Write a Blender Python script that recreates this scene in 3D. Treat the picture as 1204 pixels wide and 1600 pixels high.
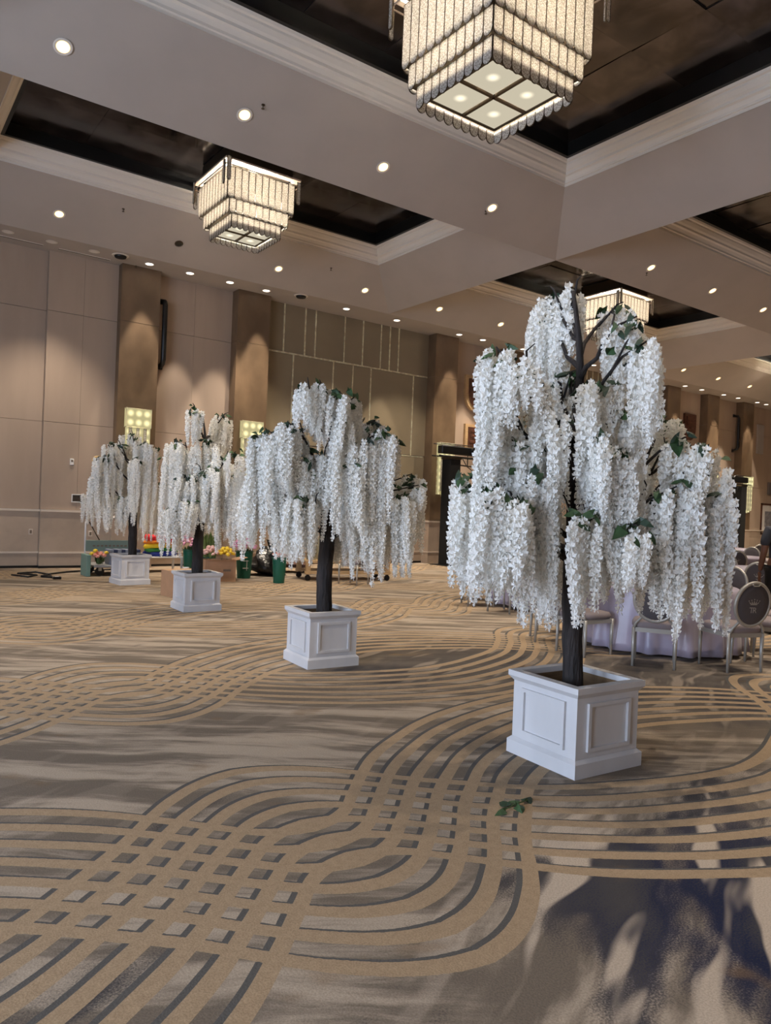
import bpy, bmesh, math, random
from mathutils import Vector, Matrix

# ------------------------------------------------------------------ scene, camera, light
for _o in list(bpy.data.objects):
    bpy.data.objects.remove(_o)
SC = bpy.context.scene
COL = SC.collection
PI = math.pi
rnd = random.Random(11)

vs = SC.view_settings
vs.view_transform = 'Standard'
vs.look = 'None'
vs.exposure = 0.12
vs.gamma = 1.0
vs.use_curve_mapping = False

H = 6.69            # lowest ceiling height (metres)
WALL_Y = 17.0       # the long wall the camera looks at

cam_d = bpy.data.cameras.new('camera')
cam = bpy.data.objects.new('camera', cam_d)
COL.objects.link(cam)
cam_d.sensor_fit = 'HORIZONTAL'
cam_d.sensor_width = 36.0
cam_d.lens = 36.0 * 1153.93 / 1204.0
cam_d.clip_end = 200
_F = Vector((0.58862794, 0.80838876, -0.00497535))
_R = Vector((0.80787242, -0.58800652, 0.0398809))
_U = Vector((-0.02931373, 0.02749446, 0.99919205))
cam.matrix_world = Matrix(((_R.x, _U.x, -_F.x, 0.0), (_R.y, _U.y, -_F.y, 0.0), (_R.z, _U.z, -_F.z, 1.55), (0, 0, 0, 1)))
SC.camera = cam
SC.cycles.caustics_reflective = False
SC.cycles.caustics_refractive = False

world = bpy.data.worlds.new('world')
SC.world = world
world.use_nodes = True
world.node_tree.nodes['Background'].inputs[0].default_value = (0.75, 0.85, 1.0, 1)
world.node_tree.nodes['Background'].inputs[1].default_value = 0.6

WARM = (1.0, 0.86, 0.70)
def add_light(kind, loc, power, color=WARM, name='lamp_light', **kw):
    d = bpy.data.lights.new(name, kind)
    d.energy = power
    d.color = color
    for k, v in kw.items():
        setattr(d, k, v)
    o = bpy.data.objects.new(name, d)
    COL.objects.link(o)
    o.location = loc
    return o

# daylight that enters through the windows of the unseen side wall (x = -7)
DAY_WINDOWS = [(-1.6, 0.9), (2.1, 4.6), (5.8, 8.3)]
for (ya, yb) in DAY_WINDOWS:
    o = add_light('AREA', (-7.15, (ya + yb) / 2, 2.3), 470, (0.62, 0.76, 1.0), 'daylight', shape='RECTANGLE', size=3.4, size_y=yb - ya)
    o.rotation_euler = (0, -PI / 2, 0)      # area lights shine along their local -Z: towards +X

SPOT_W = 440      # wall washing downlights
SLOPE_W = 640     # downlights in the sloping ceiling
CHAND_W = 420

# ------------------------------------------------------------------ helpers
def lin(c):
    return tuple(((v / 255.0) / 12.92 if v / 255.0 <= 0.04045 else ((v / 255.0 + 0.055) / 1.055) ** 2.4) for v in c) + (1.0,)

class NT:
    """small wrapper to write shader maths as python expressions"""
    def __init__(self, tree):
        self.t = tree
    def n(self, typ, **kw):
        x = self.t.nodes.new(typ)
        for k, v in kw.items():
            setattr(x, k, v)
        return x
    def link(self, a, b):
        self.t.links.new(a, b)
    def put(self, sock, v):
        if isinstance(v, E):
            v = v.s
        if isinstance(v, bpy.types.NodeSocket):
            self.link(v, sock)
        else:
            sock.default_value = v
    def m(self, op, *a, clamp=False):
        x = self.n('ShaderNodeMath', operation=op)
        x.use_clamp = clamp
        for i, v in enumerate(a):
            self.put(x.inputs[i], v)
        return E(self, x.outputs[0])
    def mix(self, f, a, b, blend='MIX'):
        x = self.n('ShaderNodeMix', data_type='RGBA', blend_type=blend)
        self.put(x.inputs[0], f); self.put(x.inputs[6], a); self.put(x.inputs[7], b)
        return x.outputs[2]
    def noise(self, vec, scale, detail=3.0, rough=0.55, dist=0.0):
        x = self.n('ShaderNodeTexNoise')
        if vec is not None:
            self.put(x.inputs['Vector'], vec)
        x.inputs['Scale'].default_value = scale
        x.inputs['Detail'].default_value = detail
        x.inputs['Roughness'].default_value = rough
        x.inputs['Distortion'].default_value = dist
        return E(self, x.outputs[0])
    def ramp(self, v, a, b):
        x = self.n('ShaderNodeMapRange')
        x.clamp = True
        x.interpolation_type = 'SMOOTHSTEP'
        self.put(x.inputs[0], v)
        x.inputs[1].default_value = a; x.inputs[2].default_value = b
        return E(self, x.outputs[0])
    def xyz(self, x, y, z=0.0):
        c = self.n('ShaderNodeCombineXYZ')
        self.put(c.inputs[0], x); self.put(c.inputs[1], y); self.put(c.inputs[2], z)
        return c.outputs[0]

class E:
    def __init__(self, nt, s):
        self.nt, self.s = nt, s
    def __add__(self, o): return self.nt.m('ADD', self, o)
    __radd__ = __add__
    def __sub__(self, o): return self.nt.m('SUBTRACT', self, o)
    def __rsub__(self, o): return self.nt.m('SUBTRACT', o, self)
    def __mul__(self, o): return self.nt.m('MULTIPLY', self, o)
    __rmul__ = __mul__
    def __truediv__(self, o): return self.nt.m('DIVIDE', self, o)
    def lt(self, o): return self.nt.m('LESS_THAN', self, o)
    def gt(self, o): return self.nt.m('GREATER_THAN', self, o)

def pmat(name, col, rough=0.5, metal=0.0, var=0.0, vscale=4.0, bump=0.0, bscale=60.0, stretch=None, spec=0.5, emit=None, estr=0.0, sheen=0.0, col2=None):
    """principled material, colour (sRGB 0-255) with optional noise variation and bump"""
    m = bpy.data.materials.new(name)
    m.use_nodes = True
    nt = NT(m.node_tree)
    b = m.node_tree.nodes['Principled BSDF']
    c = lin(col)
    b.inputs['Base Color'].default_value = c
    b.inputs['Roughness'].default_value = rough
    b.inputs['Metallic'].default_value = metal
    b.inputs['Specular IOR Level'].default_value = spec
    if sheen:
        b.inputs['Sheen Weight'].default_value = sheen
    vec = None
    if var or bump:
        tc = nt.n('ShaderNodeTexCoord')
        vec = tc.outputs['Object']
        if stretch:
            mp = nt.n('ShaderNodeMapping')
            mp.inputs['Scale'].default_value = stretch
            nt.link(vec, mp.inputs[0])
            vec = mp.outputs[0]
    if var:
        nz = nt.noise(vec, vscale, 4.0)
        lo = lin(col2) if col2 else tuple(v * (1 - var) for v in c[:3]) + (1,)
        hi = c if col2 else tuple(min(1, v * (1 + var)) for v in c[:3]) + (1,)
        nt.link(nt.mix(nt.ramp(nz, 0.32, 0.68), lo, hi), b.inputs['Base Color'])
    if bump:
        nz = nt.noise(vec, bscale, 2.0)
        bp = nt.n('ShaderNodeBump')
        bp.inputs['Strength'].default_value = bump
        bp.inputs['Distance'].default_value = 0.02
        nt.put(bp.inputs['Height'], nz)
        nt.link(bp.outputs[0], b.inputs['Normal'])
    if emit:
        b.inputs['Emission Color'].default_value = lin(emit)
        b.inputs['Emission Strength'].default_value = estr
    return m

class MB:
    """collects geometry and builds ONE mesh object"""
    def __init__(self):
        self.v, self.f, self.mi = [], [], []
    def add(self, verts, faces, mi=0, M=None):
        o = len(self.v)
        for p in verts:
            self.v.append(tuple(M @ Vector(p)) if M is not None else tuple(p))
        for f in faces:
            self.f.append([i + o for i in f]); self.mi.append(mi)
        return self
    def box(self, lo, hi, mi=0, M=None):
        (a, b, c), (d, e, g) = lo, hi
        vv = [(a, b, c), (d, b, c), (d, e, c), (a, e, c), (a, b, g), (d, b, g), (d, e, g), (a, e, g)]
        return self.add(vv, [(0, 3, 2, 1), (4, 5, 6, 7), (0, 1, 5, 4), (1, 2, 6, 5), (2, 3, 7, 6), (3, 0, 4, 7)], mi, M)
    def frustum(self, lo, hi, inset, mi=0, M=None):
        """box whose top is inset on all four sides (negative inset flares)"""
        (a, b, c), (d, e, g) = lo, hi
        i = inset
        vv = [(a, b, c), (d, b, c), (d, e, c), (a, e, c), (a + i, b + i, g), (d - i, b + i, g), (d - i, e - i, g), (a + i, e - i, g)]
        return self.add(vv, [(0, 3, 2, 1), (4, 5, 6, 7), (0, 1, 5, 4), (1, 2, 6, 5), (2, 3, 7, 6), (3, 0, 4, 7)], mi, M)
    def tube(self, pts, rad, seg=8, mi=0, M=None, closed=False, caps=True):
        pts = [Vector(p) for p in pts]
        n = len(pts)
        if not hasattr(rad, '__len__'):
            rad = [rad] * n
        vv, ff = [], []
        up = None
        for i, p in enumerate(pts):
            a = pts[(i - 1) % n] if (closed or i > 0) else pts[i]
            b = pts[(i + 1) % n] if (closed or i < n - 1) else pts[i]
            t = (b - a).normalized()
            if up is None:
                up = Vector((0, 0, 1)) if abs(t.z) < 0.9 else Vector((1, 0, 0))
            s = t.cross(up)
            if s.length < 1e-5:
                s = t.cross(Vector((1, 0, 0)))
            s.normalize()
            up = s.cross(t).normalized()
            for k in range(seg):
                an = 2 * PI * k / seg
                vv.append(p + (s * math.cos(an) + up * math.sin(an)) * rad[i])
        for i in range(n if closed else n - 1):
            j = (i + 1) % n
            for k in range(seg):
                l = (k + 1) % seg
                ff.append((i * seg + k, i * seg + l, j * seg + l, j * seg + k))
        if caps and not closed:
            ff.append(tuple(reversed(range(seg))))
            ff.append(tuple((n - 1) * seg + k for k in range(seg)))
        return self.add(vv, ff, mi, M)
    def lathe(self, prof, seg=24, mi=0, M=None, wob=None, caps=True):
        vv, ff = [], []
        for i, (r, z) in enumerate(prof):
            for k in range(seg):
                an = 2 * PI * k / seg
                rr = r + (wob(i, an) if wob else 0)
                vv.append((rr * math.cos(an), rr * math.sin(an), z))
        for i in range(len(prof) - 1):
            for k in range(seg):
                l = (k + 1) % seg
                ff.append((i * seg + k, i * seg + l, (i + 1) * seg + l, (i + 1) * seg + k))
        if caps and prof[0][0] > 1e-4:
            ff.append(tuple(reversed(range(seg))))
        if caps and prof[-1][0] > 1e-4:
            ff.append(tuple((len(prof) - 1) * seg + k for k in range(seg)))
        return self.add(vv, ff, mi, M)
    def ball(self, c, r, seg=10, rings=6, mi=0, sq=(1, 1, 1), M=None):
        vv = [(c[0], c[1], c[2] - r * sq[2])]
        for i in range(1, rings):
            th = PI * i / rings
            for k in range(seg):
                an = 2 * PI * k / seg
                vv.append((c[0] + r * sq[0] * math.sin(th) * math.cos(an), c[1] + r * sq[1] * math.sin(th) * math.sin(an), c[2] - r * sq[2] * math.cos(th)))
        vv.append((c[0], c[1], c[2] + r * sq[2]))
        ff = []
        for k in range(seg):
            l = (k + 1) % seg
            ff.append((0, 1 + l, 1 + k))
            for i in range(rings - 2):
                a, b = 1 + i * seg, 1 + (i + 1) * seg
                ff.append((a + k, a + l, b + l, b + k))
            ff.append((len(vv) - 1, 1 + (rings - 2) * seg + k, 1 + (rings - 2) * seg + l))
        return self.add(vv, ff, mi, M)
    def prism(self, outline, y0, y1, mi=0, M=None):
        """outline in XZ extruded along Y"""
        n = len(outline)
        vv = [(x, y0, z) for x, z in outline] + [(x, y1, z) for x, z in outline]
        ff = [tuple(range(n)), tuple(reversed(range(n, 2 * n)))]
        for i in range(n):
            j = (i + 1) % n
            ff.append((i, i + n, j + n, j))
        return self.add(vv, ff, mi, M)
    def mesh(self, name, mats, smooth=False, bevel=0.0):
        me = bpy.data.meshes.new(name)
        me.from_pydata(self.v, [], self.f)
        if not isinstance(mats, (list, tuple)):
            mats = [mats]
        for m in mats:
            me.materials.append(m)
        if any(self.mi):
            me.polygons.foreach_set('material_index', self.mi)
        bm = bmesh.new(); bm.from_mesh(me)
        bmesh.ops.recalc_face_normals(bm, faces=bm.faces)
        if bevel:
            bmesh.ops.bevel(bm, geom=[e for e in bm.edges], offset=bevel, segments=1, affect='EDGES', clamp_overlap=True)
        bm.to_mesh(me); bm.free()
        if smooth:
            me.polygons.foreach_set('use_smooth', [True] * len(me.polygons))
            if smooth != 'all':
                me.set_sharp_from_angle(angle=math.radians(40))
        me.update()
        return me
    def obj(self, name, mats, parent=None, loc=(0, 0, 0), rot=(0, 0, 0), smooth=False, bevel=0.0):
        return place(self.mesh(name, mats, smooth, bevel), name, parent, loc, rot)

def place(me, name, parent=None, loc=(0, 0, 0), rot=(0, 0, 0), scale=(1, 1, 1)):
    o = bpy.data.objects.new(name, me)
    COL.objects.link(o)
    o.parent = parent
    o.location = loc; o.rotation_euler = rot; o.scale = scale
    return o

def tag(o, label=None, cat=None, group=None, kind=None):
    if label: o['label'] = label
    if cat: o['category'] = cat
    if group: o['group'] = group
    if kind: o['kind'] = kind
    return o

def thing(name, label, cat, loc=(0, 0, 0), rz=0.0, group=None):
    o = bpy.data.objects.new(name, None)
    COL.objects.link(o)
    o.empty_display_size = 0.1
    o.location = loc; o.rotation_euler = (0, 0, rz)
    return tag(o, label, cat, group)

def copy_tree(o, parent=None):
    c = o.copy()
    COL.objects.link(c)
    c.parent = parent
    for ch in list(o.children):
        copy_tree(ch, c)
    return c

ORD = ['first', 'second', 'third', 'fourth', 'fifth', 'sixth', 'seventh', 'eighth', 'ninth', 'tenth', 'eleventh', 'twelfth', 'thirteenth', 'fourteenth', 'fifteenth', 'sixteenth', 'seventeenth', 'eighteenth', 'nineteenth', 'twentieth']

# ------------------------------------------------------------------ materials
M = {}
M['ceiling'] = pmat('ceiling_paint', (174, 166, 159), 0.8, var=0.03, vscale=1.2)
M['crown'] = pmat('crown_paint', (222, 215, 205), 0.55)
M['black'] = pmat('black_satin', (8, 8, 8), 0.45)
M['matte_black'] = pmat('black_cloth', (10, 10, 11), 0.9)
M['wallpaper'] = pmat('tan_wallcovering', (172, 152, 134), 0.75, var=0.05, vscale=2.0, bump=0.08, bscale=220, stretch=(1, 1, 0.15))
M['joint'] = pmat('joint_shadow_gap', (122, 106, 92), 0.9)
M['olive'] = pmat('olive_satin_panel', (142, 129, 106), 0.4, metal=0.15, var=0.05, vscale=1.2)
M['brass'] = pmat('antique_mirror_brass', (252, 238, 204), 0.42, metal=0.7, var=0.3, vscale=9)
M['wood'] = pmat('bronze_pillar_veneer', (116, 95, 73), 0.45, var=0.22, vscale=1.3, metal=0.15, stretch=(1, 1, 0.6))
M['stone'] = pmat('beige_stone_wainscot', (178, 160, 142), 0.4, var=0.07, vscale=2.2)
M['rail'] = pmat('cream_rail_paint', (214, 200, 184), 0.45)
M['planter'] = pmat('planter_white_paint', (208, 206, 206), 0.5, var=0.05, vscale=3.0, bump=0.03, bscale=25, stretch=(1, 1, 0.3))
M['planter_in'] = pmat('planter_inner_board', (122, 98, 70), 0.8, var=0.15, vscale=8, stretch=(1, 1, 6))
M['bark'] = pmat('dark_bark', (44, 38, 36), 0.85, var=0.5, vscale=20, bump=0.9, bscale=45, stretch=(1, 1, 0.18))
M['leaf'] = pmat('silk_leaf_green', (56, 84, 48), 0.55, var=0.3, vscale=14)
M['leaf2'] = pmat('silk_leaf_dark', (36, 58, 38), 0.55, var=0.3, vscale=14)
M['silver'] = pmat('silver_frame_paint', (172, 168, 160), 0.38, metal=0.35)
M['fabric'] = pmat('mauve_grey_upholstery', (136, 124, 124), 0.85, bump=0.1, bscale=300)
M['fabric_dark'] = pmat('charcoal_back_upholstery', (84, 79, 82), 0.85, bump=0.1, bscale=300)
M['crest'] = pmat('silver_embroidery', (170, 164, 158), 0.5)
M['satin'] = pmat('lavender_satin', (166, 157, 176), 0.32, sheen=0.3, var=0.04, vscale=5)
M['chrome'] = pmat('brushed_steel', (190, 190, 190), 0.3, metal=1.0)
M['white'] = pmat('white_plastic', (228, 226, 222), 0.4)
M['bronze'] = pmat('dark_bronze_metal', (74, 62, 48), 0.35, metal=0.8)
M['cardboard'] = pmat('brown_cardboard', (176, 138, 106), 0.85, var=0.06, vscale=5)
M['bucket'] = pmat('green_plastic_bucket', (10, 92, 74), 0.4)
M['light_wood'] = pmat('light_oak', (190, 158, 116), 0.5, var=0.12, vscale=6, stretch=(1, 1, 5))
M['dark_wood'] = pmat('carved_dark_wood', (84, 50, 36), 0.5, var=0.3, vscale=12)
M['garbage'] = pmat('black_glossy_plastic', (20, 19, 20), 0.28, bump=1.0, bscale=9)
M['pink'] = pmat('pink_petal', (222, 160, 188), 0.7, var=0.12, vscale=20)
M['salmon'] = pmat('salmon_petal', (236, 158, 140), 0.7, var=0.1, vscale=20)
M['blush'] = pmat('blush_petal', (228, 186, 176), 0.7, var=0.1, vscale=20)
M['yellow'] = pmat('yellow_petal', (240, 206, 60), 0.7, var=0.08, vscale=20)
M['stem'] = pmat('foliage_green', (62, 84, 44), 0.7, var=0.3, vscale=12)

def glow_mat(name, col, strength):
    m = bpy.data.materials.new(name)
    m.use_nodes = True
    t = m.node_tree
    t.nodes.remove(t.nodes['Principled BSDF'])
    e = t.nodes.new('ShaderNodeEmission')
    e.inputs[0].default_value = lin(col); e.inputs[1].default_value = strength
    t.links.new(e.outputs[0], t.nodes['Material Output'].inputs[0])
    return m
M['bulb_warm'] = glow_mat('warm_lamp_face', (255, 214, 150), 3.2)
M['bulb_white'] = glow_mat('white_lamp_face', (255, 240, 222), 4.0)
M['led'] = glow_mat('led_line', (255, 248, 230), 2.2)
M['blue_led'] = glow_mat('blue_led', (90, 170, 255), 3.0)

def crystal_mat():
    m = bpy.data.materials.new('crystal_bead_glass')
    m.use_nodes = True
    nt = NT(m.node_tree)
    m.node_tree.nodes.remove(m.node_tree.nodes['Principled BSDF'])
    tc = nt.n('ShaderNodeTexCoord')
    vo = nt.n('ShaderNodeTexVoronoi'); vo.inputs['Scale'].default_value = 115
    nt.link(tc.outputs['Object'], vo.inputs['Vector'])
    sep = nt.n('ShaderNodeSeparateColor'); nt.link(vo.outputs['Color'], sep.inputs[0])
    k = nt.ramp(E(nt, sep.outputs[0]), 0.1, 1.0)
    c = nt.mix(k, lin((178, 170, 158)), lin((255, 253, 248)))  # random cell tones put the crystals' sparkle into the colour
    tr = nt.n('ShaderNodeBsdfTranslucent'); nt.link(c, tr.inputs[0])
    df = nt.n('ShaderNodeBsdfDiffuse'); nt.link(c, df.inputs[0])
    gl = nt.n('ShaderNodeBsdfGlossy'); gl.inputs['Roughness'].default_value = 0.2
    gl.inputs[0].default_value = (0.9, 0.88, 0.84, 1)
    bp = nt.n('ShaderNodeBump'); bp.inputs['Strength'].default_value = 0.7; bp.inputs['Distance'].default_value = 0.01
    nt.link(vo.outputs['Distance'], bp.inputs['Height'])
    nt.link(bp.outputs[0], gl.inputs['Normal'])
    a = nt.n('ShaderNodeMixShader'); a.inputs[0].default_value = 0.7
    nt.link(df.outputs[0], a.inputs[1]); nt.link(tr.outputs[0], a.inputs[2])
    b = nt.n('ShaderNodeMixShader'); b.inputs[0].default_value = 0.15
    nt.link(a.outputs[0], b.inputs[1]); nt.link(gl.outputs[0], b.inputs[2])
    nt.link(b.outputs[0], m.node_tree.nodes['Material Output'].inputs[0])
    return m
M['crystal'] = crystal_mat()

def petal_mat():
    m = bpy.data.materials.new('white_silk_petal')
    m.use_nodes = True
    nt = NT(m.node_tree)
    m.node_tree.nodes.remove(m.node_tree.nodes['Principled BSDF'])
    df = nt.n('ShaderNodeBsdfDiffuse'); df.inputs[0].default_value = lin((254, 253, 250))
    tr = nt.n('ShaderNodeBsdfTranslucent'); tr.inputs[0].default_value = lin((254, 252, 244))
    a = nt.n('ShaderNodeMixShader'); a.inputs[0].default_value = 0.34
    nt.link(df.outputs[0], a.inputs[1]); nt.link(tr.outputs[0], a.inputs[2])
    nt.link(a.outputs[0], m.node_tree.nodes['Material Output'].inputs[0])
    return m
M['petal'] = petal_mat()

def glass_mat(name, col, mixv=0.35):
    m = bpy.data.materials.new(name)
    m.use_nodes = True
    nt = NT(m.node_tree)
    m.node_tree.nodes.remove(m.node_tree.nodes['Principled BSDF'])
    tp = nt.n('ShaderNodeBsdfTransparent'); tp.inputs[0].default_value = lin(col)
    df = nt.n('ShaderNodeBsdfTranslucent'); df.inputs[0].default_value = lin(col)
    gl = nt.n('ShaderNodeBsdfGlossy'); gl.inputs['Roughness'].default_value = 0.08
    a = nt.n('ShaderNodeMixShader'); a.inputs[0].default_value = mixv
    nt.link(tp.outputs[0], a.inputs[1]); nt.link(df.outputs[0], a.inputs[2])
    b = nt.n('ShaderNodeMixShader'); b.inputs[0].default_value = 0.12
    nt.link(a.outputs[0], b.inputs[1]); nt.link(gl.outputs[0], b.inputs[2])
    nt.link(b.outputs[0], m.node_tree.nodes['Material Output'].inputs[0])
    return m
M['glass'] = glass_mat('clear_glass', (236, 236, 228))

def dark_mirror():
    m = bpy.data.materials.new('smoked_mirror_panel')
    m.use_nodes = True
    nt = NT(m.node_tree)
    b = m.node_tree.nodes['Principled BSDF']
    tc = nt.n('ShaderNodeTexCoord')
    nz = nt.noise(tc.outputs['Object'], 1.1, 4.0, 0.55, 0.8)
    nt.link(nt.mix(nt.ramp(nz, 0.35, 0.75), lin((50, 43, 40)), lin((98, 90, 87))), b.inputs['Base Color'])
    b.inputs['Metallic'].default_value = 0.75
    nt.put(b.inputs['Roughness'], nt.ramp(nz, 0.2, 0.8) * 0.22 + 0.06)
    return m
M['mirror'] = dark_mirror()

def carpet_mat():
    m = bpy.data.materials.new('ballroom_carpet')
    m.use_nodes = True
    nt = NT(m.node_tree)
    bs = m.node_tree.nodes['Principled BSDF']
    bs.inputs['Roughness'].default_value = 0.95
    bs.inputs['Specular IOR Level'].default_value = 0.12
    tc = nt.n('ShaderNodeTexCoord')
    sp = nt.n('ShaderNodeSeparateXYZ'); nt.link(tc.outputs['Object'], sp.inputs[0])
    X, Y = E(nt, sp.outputs[0]), E(nt, sp.outputs[1])
    def curve(u, pts):
        c = nt.n('ShaderNodeFloatCurve')
        cv = c.mapping.curves[0]
        pts = [(a / 2.75, (b + 1.8) / 3.0) for a, b in pts]
        cv.points[0].location = pts[0]; cv.points[1].location = pts[-1]
        for p in pts[1:-1]:
            cv.points.new(*p)
        c.mapping.update()
        nt.put(c.inputs[1], u / 2.75)
        return E(nt, c.outputs[0]) * 3.0 - 1.8
    OUT = [(0, 1.03), (0.2, 0.98), (0.44, 0.83), (0.61, 0.67), (0.81, 0.45), (1.04, 0.24), (1.37, -0.03), (1.97, -0.29), (2.42, -0.42), (2.75, -0.46)]
    INN = [(0, -0.17), (0.2, -0.23), (0.4, -0.42), (0.6, -0.63), (0.85, -0.86), (1.25, -1.12), (1.6, -1.30), (2.1, -1.46), (2.75, -1.55)]
    def bands(x, y):
        u = nt.m('PINGPONG', x - 1.85, 2.75)
        v = nt.m('FLOORED_MODULO', y - 2.87 + 1.595, 3.19) - 1.595
        fo, fi = curve(u, OUT), curve(u, INN)
        res = None
        for sg in (1.0, -1.0):
            s = (v * sg - fi) / (fo - fi) * 6.0
            d = nt.m('ABSOLUTE', s - nt.m('ROUND', s))
            k = d.lt(0.225) * s.gt(-0.3) * s.lt(6.3)
            res = k if res is None else nt.m('MAXIMUM', res, k)
        return res
    wob = (nt.noise(nt.xyz(X, Y), 45.0, 1.0) - 0.5) * 0.006
    tan = bands(X + wob, Y + wob)
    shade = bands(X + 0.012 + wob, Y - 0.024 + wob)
    # watercolour ground: two directions of streaks, blended by large patches
    big = nt.noise(nt.xyz(X * 0.35, Y * 0.35), 1.0, 2.0)
    wx = (nt.noise(nt.xyz(X * 0.8, Y * 0.8, 3.0), 1.0, 2.0) - 0.5) * 0.35
    wy = (nt.noise(nt.xyz(X * 0.8, Y * 0.8, 9.0), 1.0, 2.0) - 0.5) * 0.35
    Xw, Yw = X + wx, Y + wy
    a1 = Xw * 0.81 - Yw * 0.59; b1 = Xw * 0.59 + Yw * 0.81          # streaks along a1
    a2 = Xw * 0.44 - Yw * 0.90; b2 = Xw * 0.90 + Yw * 0.44          # streaks along b2
    s1 = nt.noise(nt.xyz(a1 * 0.55, b1 * 4.2, 1.0), 1.0, 6.0, 0.65)
    s2 = nt.noise(nt.xyz(a2 * 4.2, b2 * 0.75, 5.0), 1.0, 5.0, 0.6)
    def blob(cx, cy, r):
        dx, dy = X - cx, Y - cy
        return 1.0 - nt.ramp(nt.m('SQRT', dx * dx + dy * dy), 0.0, r)
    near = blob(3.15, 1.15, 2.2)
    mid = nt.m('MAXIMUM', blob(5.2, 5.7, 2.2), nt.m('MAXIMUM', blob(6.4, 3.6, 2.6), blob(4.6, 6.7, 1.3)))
    st = nt.m('MAXIMUM', nt.ramp(big, 0.5, 0.62) * 0.6, nt.ramp(near, 0.05, 0.4))
    streak = s1 * (1.0 - st) + s2 * st
    col = nt.mix(nt.ramp(streak, 0.43, 0.60), lin((120, 109, 97)), lin((180, 165, 147)))
    speck = nt.noise(nt.xyz(X, Y, 2.0), 130.0, 2.0)
    mott = nt.noise(nt.xyz(a2 * 2.3, b2 * 0.9, 4.0), 1.0, 3.0, 0.5)
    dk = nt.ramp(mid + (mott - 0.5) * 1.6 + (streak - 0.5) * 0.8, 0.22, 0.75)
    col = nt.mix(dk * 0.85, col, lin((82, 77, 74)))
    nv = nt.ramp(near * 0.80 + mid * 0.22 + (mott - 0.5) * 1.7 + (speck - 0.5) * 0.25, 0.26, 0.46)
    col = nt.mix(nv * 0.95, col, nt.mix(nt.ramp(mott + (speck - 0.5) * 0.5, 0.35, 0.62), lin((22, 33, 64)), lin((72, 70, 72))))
    # cream veins and small brown flecks
    ve = nt.ramp(nt.noise(nt.xyz(a2 * 6.0, b2 * 1.0, 7.0), 1.0, 2.0, 0.4), 0.55, 0.63)
    col = nt.mix(ve * (0.12 + nt.ramp(near, 0.0, 0.35) * 0.85 + mid * 0.3), col, lin((196, 180, 162)))
    br = nt.ramp(nt.noise(nt.xyz(a1 * 1.6, b1 * 2.6, 12.0), 1.0, 3.0), 0.62, 0.72)
    col = nt.mix(br * 0.45, col, lin((130, 104, 74)))
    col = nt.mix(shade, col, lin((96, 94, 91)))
    tanc = nt.mix(nt.noise(nt.xyz(X, Y, 8.0), 30.0, 3.0), lin((156, 134, 108)), lin((186, 162, 132)))
    col = nt.mix(tan, col, tanc)
    col = nt.mix(nt.ramp(speck, 0.35, 0.65) * 0.38, col, nt.mix(0.5, col, lin((40, 36, 32))))
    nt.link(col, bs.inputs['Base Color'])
    bp = nt.n('ShaderNodeBump'); bp.inputs['Strength'].default_value = 0.35; bp.inputs['Distance'].default_value = 0.004
    nt.put(bp.inputs['Height'], speck + tan * 0.6)
    nt.link(bp.outputs[0], bs.inputs['Normal'])
    return m

# ------------------------------------------------------------------ room shell
X0, X1, Y0, Y1 = -7.0, 40.0, -4.3, WALL_Y
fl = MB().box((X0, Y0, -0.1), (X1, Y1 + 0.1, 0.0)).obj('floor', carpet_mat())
tag(fl, 'grey watercolour carpet with interlaced tan bands', None, None, 'structure')

# sloping, coffered ceiling: each bay rises from its boundary to a crown moulding and a dark recess
XG = [X0, 0.385, 11.41, 22.6, 33.8, X1]
YG = [-3.1, 2.58, 10.18, 15.88]
INS, RISE = 1.30, 0.69
CROWN_W, ZC, ZD, ZP = 0.25, H + 0.69, 7.71, 7.93
cb = MB()
for x0, x1 in zip(XG, XG[1:]):
    for y0, y1 in zip(YG, YG[1:]):
        i = INS if x1 - x0 > 6.5 else 1.2
        o = [(x0, y0, H), (x1, y0, H), (x1, y1, H), (x0, y1, H)]
        n = [(x0 + i, y0 + i, ZC), (x1 - i, y0 + i, ZC), (x1 - i, y1 - i, ZC), (x0 + i, y1 - i, ZC)]
        cb.add(o + n, [(0, 1, 5, 4), (1, 2, 6, 5), (2, 3, 7, 6), (3, 0, 4, 7)])
cb.add([(X0, YG[-1], H), (X1, YG[-1], H), (X1, Y1 + 0.1, H), (X0, Y1 + 0.1, H)], [(0, 1, 2, 3)])
cb.add([(X0, Y0, H), (X1, Y0, H), (X1, YG[0], H), (X0, YG[0], H)], [(0, 1, 2, 3)])
ceil = cb.obj('ceiling', M['ceiling'])
tag(ceil, 'pale sloping coffered ceiling with dark recesses', None, None, 'structure')

CPROF = [(0.0, ZC - 0.015), (0.0, ZC + 0.03), (0.03, ZC + 0.035), (0.035, ZC + 0.07), (0.07, ZC + 0.12), (0.11, ZC + 0.135), (0.115, ZC + 0.175), (0.15, ZC + 0.20), (0.19, ZC + 0.255), (0.195, ZC + 0.285), (0.23, ZC + 0.295), (CROWN_W, ZD)]
def ring_side(x0, x1, y0, y1, side, prof):
    """one mitred side of a moulding that runs round a rectangle; prof = (inset, z)"""
    vv, ff = [], []
    for (d, z) in prof:
        a, b, c, e = x0 + d, x1 - d, y0 + d, y1 - d
        p = [((a, c, z), (b, c, z)), ((b, c, z), (b, e, z)), ((b, e, z), (a, e, z)), ((a, e, z), (a, c, z))][side]
        vv += [p[0], p[1]]
    for k in range(len(prof) - 1):
        ff.append((2 * k, 2 * k + 1, 2 * k + 3, 2 * k + 2))
    return vv, ff
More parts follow.
